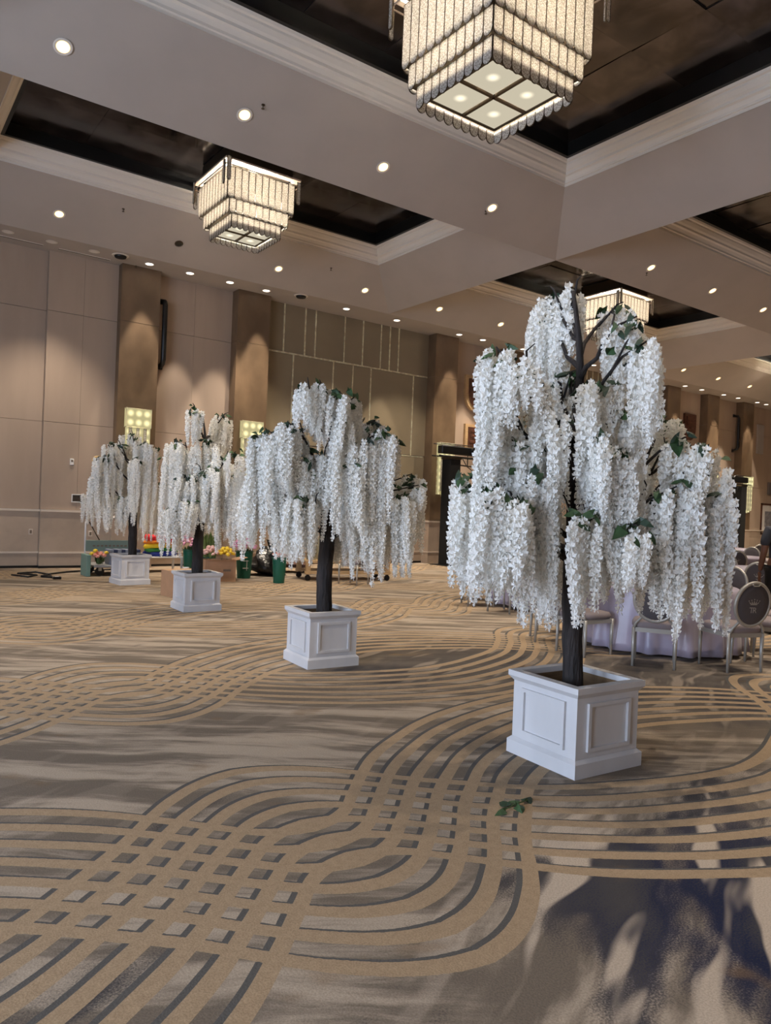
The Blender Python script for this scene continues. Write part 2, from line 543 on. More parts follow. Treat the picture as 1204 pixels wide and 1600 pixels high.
for bi, (x0, x1) in enumerate(zip(XG, XG[1:])):
    for bj, (y0, y1) in enumerate(zip(YG, YG[1:])):
        i = INS if x1 - x0 > 6.5 else 1.2
        cx0, cx1, cy0, cy1 = x0 + i, x1 - i, y0 + i, y1 - i
        for s in range(4):
            MB().add(*ring_side(cx0, cx1, cy0, cy1, s, CPROF)).obj('crown_molding', M['crown'], ceil)
            MB().add(*ring_side(cx0, cx1, cy0, cy1, s, [(CROWN_W, ZD - 0.002), (CROWN_W + 0.06, ZD), (CROWN_W + 0.06, ZP + 0.05)])).obj('black_coffer_edge', M['black'], ceil)
        px0, px1, py0, py1 = cx0 + CROWN_W + 0.06, cx1 - CROWN_W - 0.06, cy0 + CROWN_W + 0.06, cy1 - CROWN_W - 0.06
        nx = max(1, round((px1 - px0) / 1.25)); ny = max(1, round((py1 - py0) / 1.25))
        dx, dy = (px1 - px0) / nx, (py1 - py0) / ny
        pm = MB().box((-dx / 2 + .003, -dy / 2 + .003, 0), (dx / 2 - .003, dy / 2 - .003, 0.02)).mesh('ceiling_panel', M['mirror'])
        if bj == 0 or bi in (0, 4):          # bays that never show: one sheet
            MB().box((px0, py0, ZP), (px1, py1, ZP + .02)).obj('ceiling_panel', M['mirror'], ceil)
            continue
        for a in range(nx):
            for b in range(ny):
                place(pm, 'ceiling_panel', ceil, (px0 + dx * (a + .5), py0 + dy * (b + .5), ZP + rnd.uniform(.01, .02)), (rnd.uniform(-.014, .014), rnd.uniform(-.014, .014), 0))

# back wall with its panels
wb = MB().box((X0, WALL_Y, 0), (X1, WALL_Y + 0.2, 8.1)).obj('wall_back', M['joint'])
tag(wb, 'tall tan panelled ballroom wall', None, None, 'structure')
PILLARS = [4.71, 7.46, 13.67, 16.45, 22.5, 25.2, 27.98, 30.75]
PW, PFRONT = 0.86, 16.6
def panel(x0, x1, z0, z1, y, mat, depth=None, name='wall_panel'):
    MB().box((x0 + .002, y, z0 + .004), (x1 - .002, WALL_Y + 0.01, z1 - .004)).obj(name, mat, wb)
def plain_section(x0, x1, y, cols):
    w = (x1 - x0) / cols
    for c in range(cols):
        for z0, z1 in ((1.24, 3.1), (3.1, 5.44), (5.44, H + .05)):
            panel(x0 + w * c, x0 + w * (c + 1), z0, z1, y, M['wallpaper'])
plain_section(X0, 3.28, 16.97, 5)
plain_section(3.28, 4.72, 16.84, 2)
for a, b in ((5.56, 7.47), (14.52, 16.46), (23.35, 25.21), (26.05, 27.99), (28.83, 30.76)):
    plain_section(a, b, 16.93, 2)
plain_section(31.6, X1, 16.93, 4)
BR_UP = [8.9, 9.52, 9.83, 10.74, 11.34, 11.95, 12.26, 12.57]
BR_LO = [9.2, 10.42, 11.05, 11.65, 13.15]
for sx in (0.0, 8.9):
    up = [8.32 + sx] + [v + sx for v in BR_UP] + [13.68 + sx]
    lo = [8.32 + sx] + [v + sx for v in BR_LO] + [13.68 + sx]
    if sx:
        up = [min(max(v, 17.3), 22.52) for v in up]; lo = [min(max(v, 17.3), 22.52) for v in lo]
    for a, b in zip(up, up[1:]):
        if b - a > .05: panel(a + .008, b - .008, 5.46, H + .05, 16.95, M['olive'])
    for a, b in zip(lo, lo[1:]):
        if b - a > .05: panel(a + .008, b - .008, (3.12 if b - a < 2 else 1.24), 5.42, 16.95, M['olive'])
    if not sx:
        panel(12.74, 13.66, 1.24, 3.08, 16.95, M['olive'])
    ex = 13.66 if not sx else 22.5
    MB().box((max(8.34 + sx, 17.3 if sx else 0), 16.935, 5.42), (ex, 16.99, 5.46)).obj('brass_inlay', M['brass'], wb)
    for v in BR_UP:
        if v + sx < 22.4:
            MB().box((v + sx - .02, 16.94, 5.46), (v + sx + .02, 16.99, H)).obj('brass_inlay', M['brass'], wb)
    for v in BR_LO:
        if v + sx < 22.4:
            MB().box((v + sx - .02, 16.94, 3.1), (v + sx + .02, 16.99, 5.42)).obj('brass_inlay', M['brass'], wb)
    if not sx:
        MB().box((12.74, 16.945, 3.08), (13.64, 16.99, 3.11)).obj('brass_inlay', M['brass'], wb)
        for a, b in ((8.34, 9.18), (9.2, 10.4), (10.44, 11.6), (11.68, 12.74)):
            panel(a, b, 1.24, 3.1, 16.95, M['olive'])

# stone wainscot, its two rails
def wain(x0, x1, y):
    n = max(1, round((x1 - x0) / 1.6)); w = (x1 - x0) / n
    for k in range(n):
        MB().box((x0 + w * k + .003, y, 0), (x0 + w * (k + 1) - .003, WALL_Y + .01, 1.2)).obj('wainscot_panel', M['stone'], wb)
    MB().box((x0, y - .035, 1.195), (x1, WALL_Y + .01, 1.24)).obj('chair_rail', M['rail'], wb)
    MB().box((x0, y - .02, 0.31), (x1, WALL_Y + .01, 0.345)).obj('chair_rail', M['rail'], wb)
    MB().box((x0, y - .012, 0.0), (x1, WALL_Y + .01, 0.05)).obj('floor_strip', M['black'], wb)
wain(X0, 3.28, 16.94); wain(3.28, 4.72, 16.81)
prev = 5.57
for p in PILLARS[1:] + [X1]:
    wain(prev, p, 16.9); prev = p + PW
for k, p in enumerate(PILLARS):
    pl = thing('trim_%d' % (k + 1), 'bronze veneered wall pillar', None, (p, PFRONT, 0))
    pl['kind'] = 'structure'
    MB().box((0, 0, 1.24), (PW, 0.42, 5.435)).obj('pillar_lower_panel', M['wood'], pl)
    MB().box((0, 0, 5.445), (PW, 0.42, H + .02)).obj('pillar_upper_panel', M['wood'], pl)
    MB().box((0.02, 0.02, 5.43), (PW - .02, 0.42, 5.45)).obj('pillar_joint', M['joint'], pl)
    MB().box((-.02, -.01, 0), (PW + .02, 0.42, 1.2)).obj('pillar_base', M['stone'], pl)
    MB().box((-.04, -.04, 1.195), (PW + .04, 0.42, 1.24)).obj('chair_rail', M['rail'], pl)
    MB().box((-.03, -.025, 0.31), (PW + .03, 0.42, 0.345)).obj('chair_rail', M['rail'], pl)

# side and front walls
wl = MB()
ys = [Y0] + [v for w in DAY_WINDOWS for v in w] + [Y1]
for a, b in zip(ys[0::2], ys[1::2]):
    wl.box((X0 - .2, a, 0), (X0, b, 8.1))
for a, b in DAY_WINDOWS:
    wl.box((X0 - .2, a, 0), (X0, b, 0.8)); wl.box((X0 - .2, a, 4.2), (X0, b, 8.1))
tag(wl.obj('wall_left', M['wallpaper']), 'tan side wall with tall windows', None, None, 'structure')
for k, (a, b) in enumerate(DAY_WINDOWS):
    fr = MB()
    for y in (a, (a + b) / 2 - .03, b - .06):
        fr.box((X0 - .12, y, .8), (X0 - .04, y + .06, 4.2))
    for z in (.8, 2.5, 4.14):
        fr.box((X0 - .12, a, z), (X0 - .04, b, z + .06))
    tag(fr.obj('window_%d' % (k + 1), M['rail']), 'tall window in the side wall', None, None, 'structure')
tag(MB().box((X1, Y0, 0), (X1 + .2, Y1 + .2, 8.1)).obj('wall_right', M['wallpaper']), 'tan far end wall', None, None, 'structure')
tag(MB().box((X0, Y0 - .2, 0), (X1, Y0, 8.1)).obj('wall_front', M['wallpaper']), 'tan wall behind the camera', None, None, 'structure')
tag(MB().box((X0 - .3, Y0 - .3, 8.02), (X1 + .3, Y1 + .3, 8.15)).obj('ceiling_light_block', M['joint'], ceil))  # unseen slab added to keep sky light out of the panel gaps

# ------------------------------------------------------------------ ceiling lamps
SLOPE = math.atan2(RISE, INS)
def downlight_mesh(kind):
    t = MB().lathe([(0.045, 0.03), (0.062, 0.004), (0.085, 0.0), (0.09, -0.006), (0.078, -0.010), (0.066, -0.006)], 20, caps=False)
    return t.mesh('trim_ring', M['crown'] if kind else M['crown'], smooth=True)
TRIM = downlight_mesh(1)
FACE = MB().lathe([(0.0, 0.0), (0.05, 0.0), (0.062, -0.006)], 20).mesh('lamp_face', M['bulb_warm'])
FACE_W = MB().lathe([(0.0, 0.0), (0.05, 0.0), (0.066, -0.007)], 20).mesh('lamp_face', M['bulb_white'])
FACE_OFF = MB().lathe([(0.0, 0.0), (0.05, 0.0), (0.066, -0.007)], 20).mesh('lamp_face', pmat('unlit_lamp_glass', (232, 226, 220), 0.3))
BAFFLE = MB().tube([(-0.06, -0.012, -0.004), (-0.03, 0.0, -0.008), (0.03, 0.0, -0.008), (0.06, -0.012, -0.004)], 0.005, 6).mesh('baffle', M['bulb_warm'])
def downlight(loc, rot, face, label, group, scale=1.0):
    t = thing('recessed_downlight', label, 'ceiling light', loc, 0, group)
    t.rotation_euler = rot
    t.scale = (scale,) * 3
    place(TRIM, 'trim_ring', t); place(face, 'lamp_face', t, (0, 0, .0))
    return t
def spot(loc, power, cone, blend=0.35, col=WARM):
    o = add_light('SPOT', loc, power, col, 'downlight_beam', spot_size=math.radians(cone), spot_blend=blend, shadow_soft_size=0.05)
    return o

# row along the wall (flat soffit); the three nearest the left edge are switched off
WR = [(2.39, 0), (3.19, 0), (4.02, 0), (5.18, 1), (6.10, 1), (7.07, 1), (8.01, 1), (10.31, 1), (11.95, 1), (14.22, 1), (15.16, 1), (16.88, 1), (18.6, 1), (20.3, 1), (22.9, 1), (25.75, 1), (26.9, 1), (28.5, 1), (29.6, 1), (31.15, 1), (31.9, 1)]
lit_i = 0
for k, (x, on) in enumerate(WR):
    if on:
        lab = '%s lit white downlight from the left in the row along the wall' % ORD[lit_i]; lit_i += 1
    else:
        lab = '%s unlit downlight from the left above the tan wall panels' % ORD[k]
    downlight((x, 16.24, H - .004), (0, 0, 0), FACE_W if on else FACE_OFF, lab, 'downlights along the wall', 1.25)
    if on:
        spot((x, 16.24, H - .03), SPOT_W, 40, 0.25)
# rows in the sloping ceiling
def slope_row(y, sgn, xs, what, on=True):
    z = H + 0.53 * RISE / INS
    for k, x in enumerate(xs):
        downlight((x, y, z - .006), (sgn * SLOPE, 0, 0), FACE, '%s warm downlight from the left in %s' % (ORD[k], what), 'downlights in the sloping ceiling', 1.25)
        spot((x, y, z - .06), SLOPE_W, 78, 0.6)
slope_row(9.65, -1, [1.94, 4.32, 6.71, 9.1], 'the slope beside the nearest dark coffer')
slope_row(9.65, -1, [13.84, 16.26, 18.6], 'the right-hand slope above the tall tree')
slope_row(15.35, -1, [3.13, 7.86, 10.27], 'the slope behind the left chandelier')
slope_row(15.35, -1, [12.7, 15.0, 17.4, 19.8, 22.0], 'the slope behind the far chandelier')
slope_row(15.35, -1, [24.2, 26.5, 28.8], 'the far slope above the distant pillars')
# the same lamps go on behind and beside the camera; far-end spots are added
for x in (1.94, 4.32, 6.71, 9.1, 13.84, 16.26, 18.6, 21.0, -3.0, -5.2):
    spot((x, 3.11, H + .2), SLOPE_W * (.32 if x < 6 else .65), 78, 0.6)
    if x < 14: spot((x, -2.2, H + .2), SLOPE_W * .28, 78, 0.6)
for y in (4.6, 7.0):
    spot((11.0, y, H + .12), SLOPE_W, 78, 0.6)
for x in (-5.2, -2.6, 21.0, 24.2, 26.6, 29.0, 31.4): spot((x, 9.65, H + .2), SLOPE_W, 78, 0.6)  # row goes on unseen; its far spots are added to brighten the right
for x in (24.2, 27.0, 30.0, 33.0): spot((x, 4.0, H + .2), SLOPE_W, 78, 0.6)  # unseen spots without fittings, added to brighten the far right end
for x in (24.0, 26.5, 29.0, 31.5, 34.0): spot((x, 12.0, H + .5), SLOPE_W, 120, 0.8)  # wide spots with no fittings, added to light the far right wall

# small ceiling fittings
def disc(name, x, y, z, r, h, mat, lab, cat, rot=(0, 0, 0)):
    o = MB().lathe([(0.0, -h), (r * .8, -h), (r, -h * .5), (r, 0.0)], 20).obj(name, mat, None, (x, y, z), rot, smooth=True)
    return tag(o, lab, cat)
def speaker_disc(x, y, lab):
    t = thing('ceiling_speaker', lab, 'speaker', (x, y, H))
    MB().lathe([(0.0, -.05), (0.11, -.05), (0.125, -.03), (0.125, 0.0)], 20).obj('grille', M['black'], t, smooth=True)
    MB().lathe([(0.126, -.012), (0.17, -.010), (0.175, 0.0)], 20, caps=False).obj('rim', M['crown'], t, smooth=True)
speaker_disc(4.53, 16.14, 'black round ceiling speaker above the left bronze pillar')
speaker_disc(8.86, 16.05, 'black round ceiling speaker above the brass inlaid wall')
zs = H + .53 * RISE / INS
tk = thing('ceiling_socket', 'black round socket in the slope below the left chandelier', 'ceiling fitting', (5.5, 15.35, zs - .004)); tk.rotation_euler = (-SLOPE, 0, 0)
MB().lathe([(0.0, -.004), (0.055, -.008), (0.07, 0.0)], 18).obj('socket', M['black'], tk, smooth=True)
MB().lathe([(0.071, -.008), (0.085, -.006), (0.09, 0.0)], 18, caps=False).obj('rim', M['bronze'], tk, smooth=True)
SPR = MB().lathe([(0.0, -.055), (0.022, -.055), (0.024, -.05), (0.006, -.045), (0.006, -.012), (0.025, -.008), (0.028, 0.004)], 10).mesh('fire_sprinkler', M['bronze'], smooth=True)
def slope_z(y, b): return H + (b - y) * RISE / INS
for k, (x, y, z, lab) in enumerate([
        (4.5, 9.45, slope_z(9.45, 10.18), 'small sprinkler head in the slope beside the second near downlight'),
        (9.05, 9.75, slope_z(9.75, 10.18), 'small sprinkler head beside the fourth near downlight'),
        (13.9, 9.8, slope_z(9.8, 10.18), 'small sprinkler head in the right-hand slope beside a warm downlight'),
        (4.2, 14.9, slope_z(14.9, 15.88), 'small sprinkler head in the slope left of the left chandelier'),
        (9.05, 15.0, slope_z(15.0, 15.88), 'small sprinkler head right of the left chandelier'),
        (5.0, 16.6, H, 'small sprinkler head in the soffit above the left bronze pillar')]):
    tag(place(SPR, 'fire_sprinkler', None, (x, y, z + .004)), lab, 'sprinkler', 'ceiling sprinklers')
for k, (x0, x1, lab) in enumerate([(1.2, 3.1, 'leftmost black slot diffuser where ceiling meets tan wall'), (3.4, 4.45, 'shorter black slot diffuser next to the left bronze pillar')]):
    t = thing('slot_diffuser', lab, 'air vent', ((x0 + x1) / 2, 16.62, H))
    w = (x1 - x0) / 2
    MB().box((-w, -.025, -.003), (w, .025, .0)).obj('slot', M['black'], t)
    MB().box((-w, -.05, -.008), (w, -.026, .0)).obj('flange', M['crown'], t)

# ------------------------------------------------------------------ chandeliers
def strip_mesh(w, h, th=0.014, name='crystal_strip'):
    rim = 0.0045
    r = w / 2 - .002
    def outline(ins):
        pts = [(-r + ins, 0 - ins), ]
        rr = r - ins
        zc = -h + r
        pts = [(-rr, -ins), (-rr, zc)]
        for k in range(1, 8):
            a = PI + PI * k / 8
            pts.append((rr * math.cos(a), zc + rr * math.sin(a)))
        pts += [(rr, zc), (rr, -ins)]
        return pts
    o, i = outline(0), outline(rim)
    n = len(o)
    b = MB()
    for y, rev in ((-th / 2, False), (th / 2, True)):
        b.add([(x, y * .6, z) for x, z in i], [tuple(range(n))], 0)
        b.add([(x, y, z) for x, z in o] + [(x, y, z) for x, z in i] , [(k, (k + 1) % n, n + (k + 1) % n, n + k) for k in range(n)], 1)
    b.add([(x, -th / 2, z) for x, z in o] + [(x, th / 2, z) for x, z in o], [(k, n + k, n + (k + 1) % n, (k + 1) % n) for k in range(n)], 1)
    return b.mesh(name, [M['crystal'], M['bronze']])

def frosted_mat():
    m = bpy.data.materials.new('frosted_lit_glass')
    m.use_nodes = True
    nt = NT(m.node_tree)
    m.node_tree.nodes.remove(m.node_tree.nodes['Principled BSDF'])
    tc = nt.n('ShaderNodeTexCoord')
    sp = nt.n('ShaderNodeSeparateXYZ'); nt.link(tc.outputs['Object'], sp.inputs[0])
    x, y = E(nt, sp.outputs[0]), E(nt, sp.outputs[1])
    d = nt.m('SQRT', x * x + y * y)
    e = nt.n('ShaderNodeEmission'); e.inputs[0].default_value = lin((255, 243, 214))
    nt.put(e.inputs[1], 0.55 + (1.0 - nt.ramp(d, 0.0, 0.10)) * 0.8)
    nt.link(e.outputs[0], m.node_tree.nodes['Material Output'].inputs[0])
    return m
M['frosted'] = frosted_mat()
CHAND_N = [0]
def chandelier(cx, cy, tiers, panel_w, panel_z, ring_w, ring_z, label, power):
    t = thing('crystal_chandelier', label, 'chandelier', (cx, cy, panel_z))
    L = lambda z: z - panel_z
    # canopy fixed to the dark ceiling, ring tray with a line of light
    MB().box((-ring_w / 2 + .12, -ring_w / 2 + .12, L(ring_z + .06)), (ring_w / 2 - .12, ring_w / 2 - .12, L(ZP))).obj('canopy', M['bronze'], t)
    rg = MB(); led = MB()
    w = ring_w / 2
    for s in range(4):
        R4 = Matrix.Rotation(s * PI / 2, 4, 'Z')
        rg.box((-w, -w, L(ring_z)), (w - .1, -w + .1, L(ring_z + .03)), M=R4)
        rg.box((-w + .02, -w + .005, L(ring_z - .10)), (w - .02, -w + .02, L(ring_z - .085)), 0, R4)
        led.box((-w + .09, -w + .09, L(ring_z - .012)), (w - .09, -w + .105, L(ring_z - .001)), 0, R4)
    rg.obj('ring_tray', M['stone'], t); led.obj('light_line', M['led'], t)
    # tiers of glass strips
    for ti, (tw, zb, zt) in enumerate(tiers):
        n = 9 if tw < 1.3 else 10
        sw = tw / n
        me = strip_mesh(sw, zt - zb)
        fr = MB()
        for s in range(4):
            R4 = Matrix.Rotation(s * PI / 2, 4, 'Z')
            nw = tiers[ti + 1][0] if ti + 1 < len(tiers) else tw + .05
            fr.box((-nw / 2 + .02, -nw / 2 + .02, L(zt - .006)), (tw / 2 - .03, -tw / 2 + .03, L(zt + .004)), 0, R4)  # frame widened into an added shelf that stops light leaking between tiers
        fr.obj('tier_frame', M['bronze'], t)
        for s in range(4):
            R4 = Matrix.Rotation(s * PI / 2, 4, 'Z')
            for k in range(n):
                p = R4 @ Vector((-tw / 2 + sw * (k + .5), -tw / 2, 0))
                place(me, 'crystal_strip', t, (p.x, p.y, L(zt)), (0, 0, s * PI / 2))
    # hairpin loops at the four corners of the ring
    hp = strip_mesh(.075, .42, .02, 'corner_loop')
    for s in range(4):
        for q in range(2):
            p = Matrix.Rotation(s * PI / 2, 4, 'Z') @ Vector((w + .01 if q == 0 else w - .05, -w + .06 if q == 0 else -w - .01, 0))
            place(hp, 'corner_loop', t, (p.x, p.y, L(ring_z + .04 - .07 * q)), (0, 0, s * PI / 2 + (PI / 2 if q == 0 else 0)))
    # lit bottom: four frosted panes in a cross frame
    pw = panel_w / 2
    fr = MB()
    for s in range(4):
        R4 = Matrix.Rotation(s * PI / 2, 4, 'Z')
        fr.box((-pw, -pw, -.02), (pw - .03, -pw + .03, .02), 0, R4)
        fr.box((0, -.018, -.022), (pw - .03, .018, .02), 0, R4)
    fr.obj('bottom_frame', M['bronze'], t)
    tq = tiers[0][0] / 2 - .02
    MB().box((-tq, -tq, .014), (tq, tq, .022)).obj('added_light_screen', M['crystal'], t)  # translucent sheet added to hold bulb light off the lower strips
    pane = MB().box((-pw / 2 + .03, -pw / 2 + .03, -.004), (pw / 2 - .03, pw / 2 - .03, .004)).mesh('frosted_pane', M['frosted'])
    for sx in (-1, 1):
        for sy in (-1, 1):
            place(pane, 'frosted_pane', t, (sx * pw / 2, sy * pw / 2, 0.0))
    for z, k in ((panel_z + .26, .38), (ring_z - .35, .62)):
        for q in ((-.25, -.25), (.25, -.25), (-.25, .25), (.25, .25)):
            add_light('POINT', (cx + q[0], cy + q[1], z), power * k / 4, (1.0, 0.90, 0.76), 'chandelier_bulb', shadow_soft_size=0.06)
    return t
chandelier(5.92, 6.33, [(1.27, 6.25, 6.53), (1.42, 6.48, 6.78), (1.54, 6.72, 7.50)], 1.08, 6.38, 1.80, 7.58, 'largest crystal chandelier, cut off by the top edge of the picture', CHAND_W * 1.3)
chandelier(5.92, 13.0, [(0.99, 6.49, 6.75), (1.18, 6.71, 6.98), (1.33, 6.93, 7.50)], 0.85, 6.61, 1.50, 7.58, 'square tiered crystal chandelier in the left dark coffer', CHAND_W)
chandelier(17.0, 13.0, [(0.99, 6.49, 6.75), (1.18, 6.71, 6.98), (1.33, 6.93, 7.50)], 0.85, 6.61, 1.50, 7.58, 'distant crystal chandelier behind the top of the tallest tree', CHAND_W)
chandelier(28.2, 13.0, [(0.99, 6.49, 6.75), (1.18, 6.71, 6.98), (1.33, 6.93, 7.50)], 0.85, 6.61, 1.50, 7.58, 'farthest crystal chandelier, beyond the right edge of the picture', CHAND_W * 4)

# ------------------------------------------------------------------ things on the back wall
def sconce_mat():
    m = bpy.data.materials.new('lit_sconce_glass')
    m.use_nodes = True
    nt = NT(m.node_tree)
    m.node_tree.nodes.remove(m.node_tree.nodes['Principled BSDF'])
    tc = nt.n('ShaderNodeTexCoord')
    sp = nt.n('ShaderNodeSeparateXYZ'); nt.link(tc.outputs['Object'], sp.inputs[0])
    x, z = E(nt, sp.outputs[0]), E(nt, sp.outputs[2])
    cx = nt.m('PINGPONG', x + 0.09, 0.18) - 0.09
    cz = nt.m('PINGPONG', z, 0.20) - 0.10
    d = nt.m('SQRT', cx * cx + cz * cz)
    e = nt.n('ShaderNodeEmission'); e.inputs[0].default_value = lin((250, 236, 176))
    nt.put(e.inputs[1], 0.5 + (1.0 - nt.ramp(d, 0.0, 0.10)) * 0.9)
    nt.link(e.outputs[0], m.node_tree.nodes['Material Output'].inputs[0])
    return m
M['sconce'] = sconce_mat()
def sconce(px, label):
    t = thing('wall_sconce', label, 'wall lamp', (px + PW / 2, PFRONT, 3.12))
    MB().box((-.24, -.02, -1.1), (.24, 0, .40)).obj('back_plate', M['brass'], t)
    MB().box((-.27, -.17, 0.0), (.27, -.02, .40)).obj('shade', M['sconce'], t)
    fr = MB()
    for x in (-.28, .27):
        fr.box((x, -.18, -.01), (x + .01, -.17, .42))
    for z in (-.012, .40):
        fr.box((-.28, -.18, z), (.28, -.17, z + .012)); fr.box((-.28, -.18, z), (-.27, -.02, z + .012)); fr.box((.27, -.18, z), (.28, -.02, z + .012))
    fr.obj('frame', M['brass'], t)
    rod = {}
    for k in range(7):
        x = -.24 + .08 * k
        h = (1.1, 1.0, 1.15, 1.05, 1.12, .95, 1.05)[k]
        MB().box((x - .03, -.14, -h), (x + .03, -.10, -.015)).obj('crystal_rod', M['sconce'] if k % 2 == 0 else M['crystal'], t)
    add_light('POINT', (px + PW / 2, PFRONT - .30, 3.3), 10, (1.0, .84, .55), 'sconce_bulb', shadow_soft_size=0.1)
SL = ['lit crystal wall sconce on the leftmost bronze pillar', 'lit crystal wall sconce on the pillar left of the brass inlaid wall', 'lit crystal wall sconce behind the near black lighting post', 'lit crystal wall sconce half hidden behind the tall tree', None, None, 'lit crystal wall sconce at the right edge of the tall tree', 'lit crystal wall sconce beside the distant black lighting post']
for p, l in zip(PILLARS, SL):
    if l: sconce(p, l)

def shield_outline(w, h, n=10):
    pts = [(-w / 2, h * .45), (-w / 2, -.05 * h)]
    for k in range(1, n):
        a = PI / 2 * k / n
        pts.append((-w / 2 * math.cos(a), -.05 * h - .5 * h * math.sin(a)))
    pts.append((0, -.55 * h))
    pts += [(-x, z) for x, z in reversed(pts[:-1])]
    return pts
def shield(x, z, w, h, lab, m1):
    t = thing('shield_plaque', lab, 'wall plaque', (x, 16.93, z))
    MB().prism(shield_outline(w, h), -.09, 0).obj('backing', m1, t)
    i = MB().prism(shield_outline(w * .72, h * .78), -.13, -.09).obj('carved_shield', M['dark_wood'], t)
    for zz in (.16, .0, -.16):
        MB().box((-w * .27, -.145, zz * h - .03), (w * .27, -.13, zz * h + .03)).obj('carved_band', M['dark_wood'], i, bevel=.008)
    MB().lathe([(0, .018), (.10, .012), (.14, 0)], 14, M=Matrix.Translation((0, -.13, -.12 * h)) @ Matrix.Rotation(PI / 2, 4, 'X')).obj('carved_boss', M['dark_wood'], i, smooth=True)
shield(15.53, 5.24, .88, 1.08, 'carved wooden shield plaque on a light oak backing', M['light_wood'])
shield(27.2, 5.34, .80, 1.05, 'dark wooden shield plaque on the distant wall between two pillars', M['dark_wood'])
t = thing('square_plaque', 'square carved wooden plaque below the oak-backed shield', 'wall plaque', (15.58, 16.93, 3.85))
MB().box((-.43, -.09, -.40), (.43, 0, .38)).obj('backing', M['light_wood'], t)
pl = MB().box((-.32, -.12, -.32), (.32, -.09, .29)).obj('carved_panel', M['dark_wood'], t)
for k in range(3):
    MB().box((-.27, -.135, .14 - .17 * k), (.27, -.12, .22 - .17 * k)).obj('carved_band', M['dark_wood'], pl, bevel=.01)

def wall_bar(x, lab):
    t = thing('column_speaker', lab, 'speaker', (x, 16.93, 4.6))
    MB().tube([(0, -.02, 0), (0, -.2, .06), (0, -.24, .14), (0, -.24, 1.38), (0, -.2, 1.46), (0, -.02, 1.5)], [.05, .055, .06, .06, .055, .05], 10).obj('body', M['black'], t, smooth=True)
    MB().box((-.06, -.03, -.06), (.06, 0, .06)).obj('bracket', M['black'], t); MB().box((-.06, -.03, 1.44), (.06, 0, 1.56)).obj('bracket', M['black'], t)
wall_bar(5.72, 'long black vertical bar speaker beside the left bronze pillar')
wall_bar(30.55, 'distant black vertical bar speaker beside the far pillar')

t = thing('picture_frame', 'dark framed picture with white mat at the right picture edge', 'picture', (33.9, 16.93, 1.75))
fr = MB()
for a, b in (((-.75, -.05, -.7), (-.68, 0, .7)), ((.68, -.05, -.7), (.75, 0, .7)), ((-.75, -.05, .63), (.75, 0, .7)), ((-.75, -.05, -.7), (.75, 0, -.63))):
    fr.box(a, b)
fr.obj('frame', M['dark_wood'], t)
MB().box((-.68, -.02, -.63), (.68, 0, .63)).obj('mat', M['white'], t)
MB().box((-.4, -.025, -.35), (.4, -.02, .35)).obj('print', pmat('grey_print', (140, 140, 146), .5, var=.3, vscale=6), t)
tag(MB().box((32.5, 16.86, 4.64), (33.05, 16.93, 5.93)).obj('acoustic_panel', pmat('grey_acoustic', (168, 160, 156), .8), bevel=.01), 'tall pale grey panel high on the far right wall', 'wall panel')
tag(MB().box((33.66, 16.86, 2.86), (34.5, 16.93, 3.42)).obj('wall_screen', pmat('dark_grey_screen', (110, 104, 104), .5), bevel=.01), 'small grey rectangle on the far wall above the picture frame', 'wall panel')

t = thing('thermostat', 'small white thermostat on the left tan wall', 'thermostat', (3.87, 16.84, 2.28))
MB().box((-.04, -.03, -.07), (.04, 0, .07)).obj('body', M['white'], t, bevel=.006); MB().box((-.022, -.034, .0), (.022, -.03, .04)).obj('display', M['joint'], t)
t = thing('air_vent', 'small louvred vent grille low on the left tan wall', 'air vent', (4.04, 16.84, 1.50))
fr = MB()
for a, b in (((-.15, -.02, -.09), (-.13, 0, .09)), ((.13, -.02, -.09), (.15, 0, .09)), ((-.13, -.02, .07), (.13, 0, .09)), ((-.13, -.02, -.09), (.13, 0, -.07))):
    fr.box(a, b)
fr.obj('frame', M['white'], t); MB().box((-.13, -.004, -.07), (.13, 0, .07)).obj('backing', M['black'], t)
for k in range(6): MB().box((-.13, -.015, -.06 + .022 * k), (.13, -.006, -.054 + .022 * k)).obj('louvre', M['joint'], t)
t = thing('wall_disc', 'round cream wall disc left of the farthest tree', 'wall disc', (4.4, 16.84, 2.33)); MB().lathe([(0, .02), (.11, .018), (.12, 0)], 20, M=Matrix.Rotation(PI / 2, 4, 'X')).obj('disc', pmat('cream_disc', (196, 168, 120), .5), t, smooth=True)
for x, y, z, lab in ((3.13, 16.94, .76, 'leftmost outlet plate on the stone wainscot'), (4.3, 16.81, .74, 'outlet plate on the wainscot behind the platform cart')):
    t = thing('wall_outlet', lab, 'outlet', (x, y, z)); MB().box((-.04, -.012, -.06), (.04, 0, .06)).obj('plate', M['rail'], t, bevel=.004); MB().box((-.02, -.016, -.035), (.02, -.012, .035)).obj('socket', M['joint'], t)

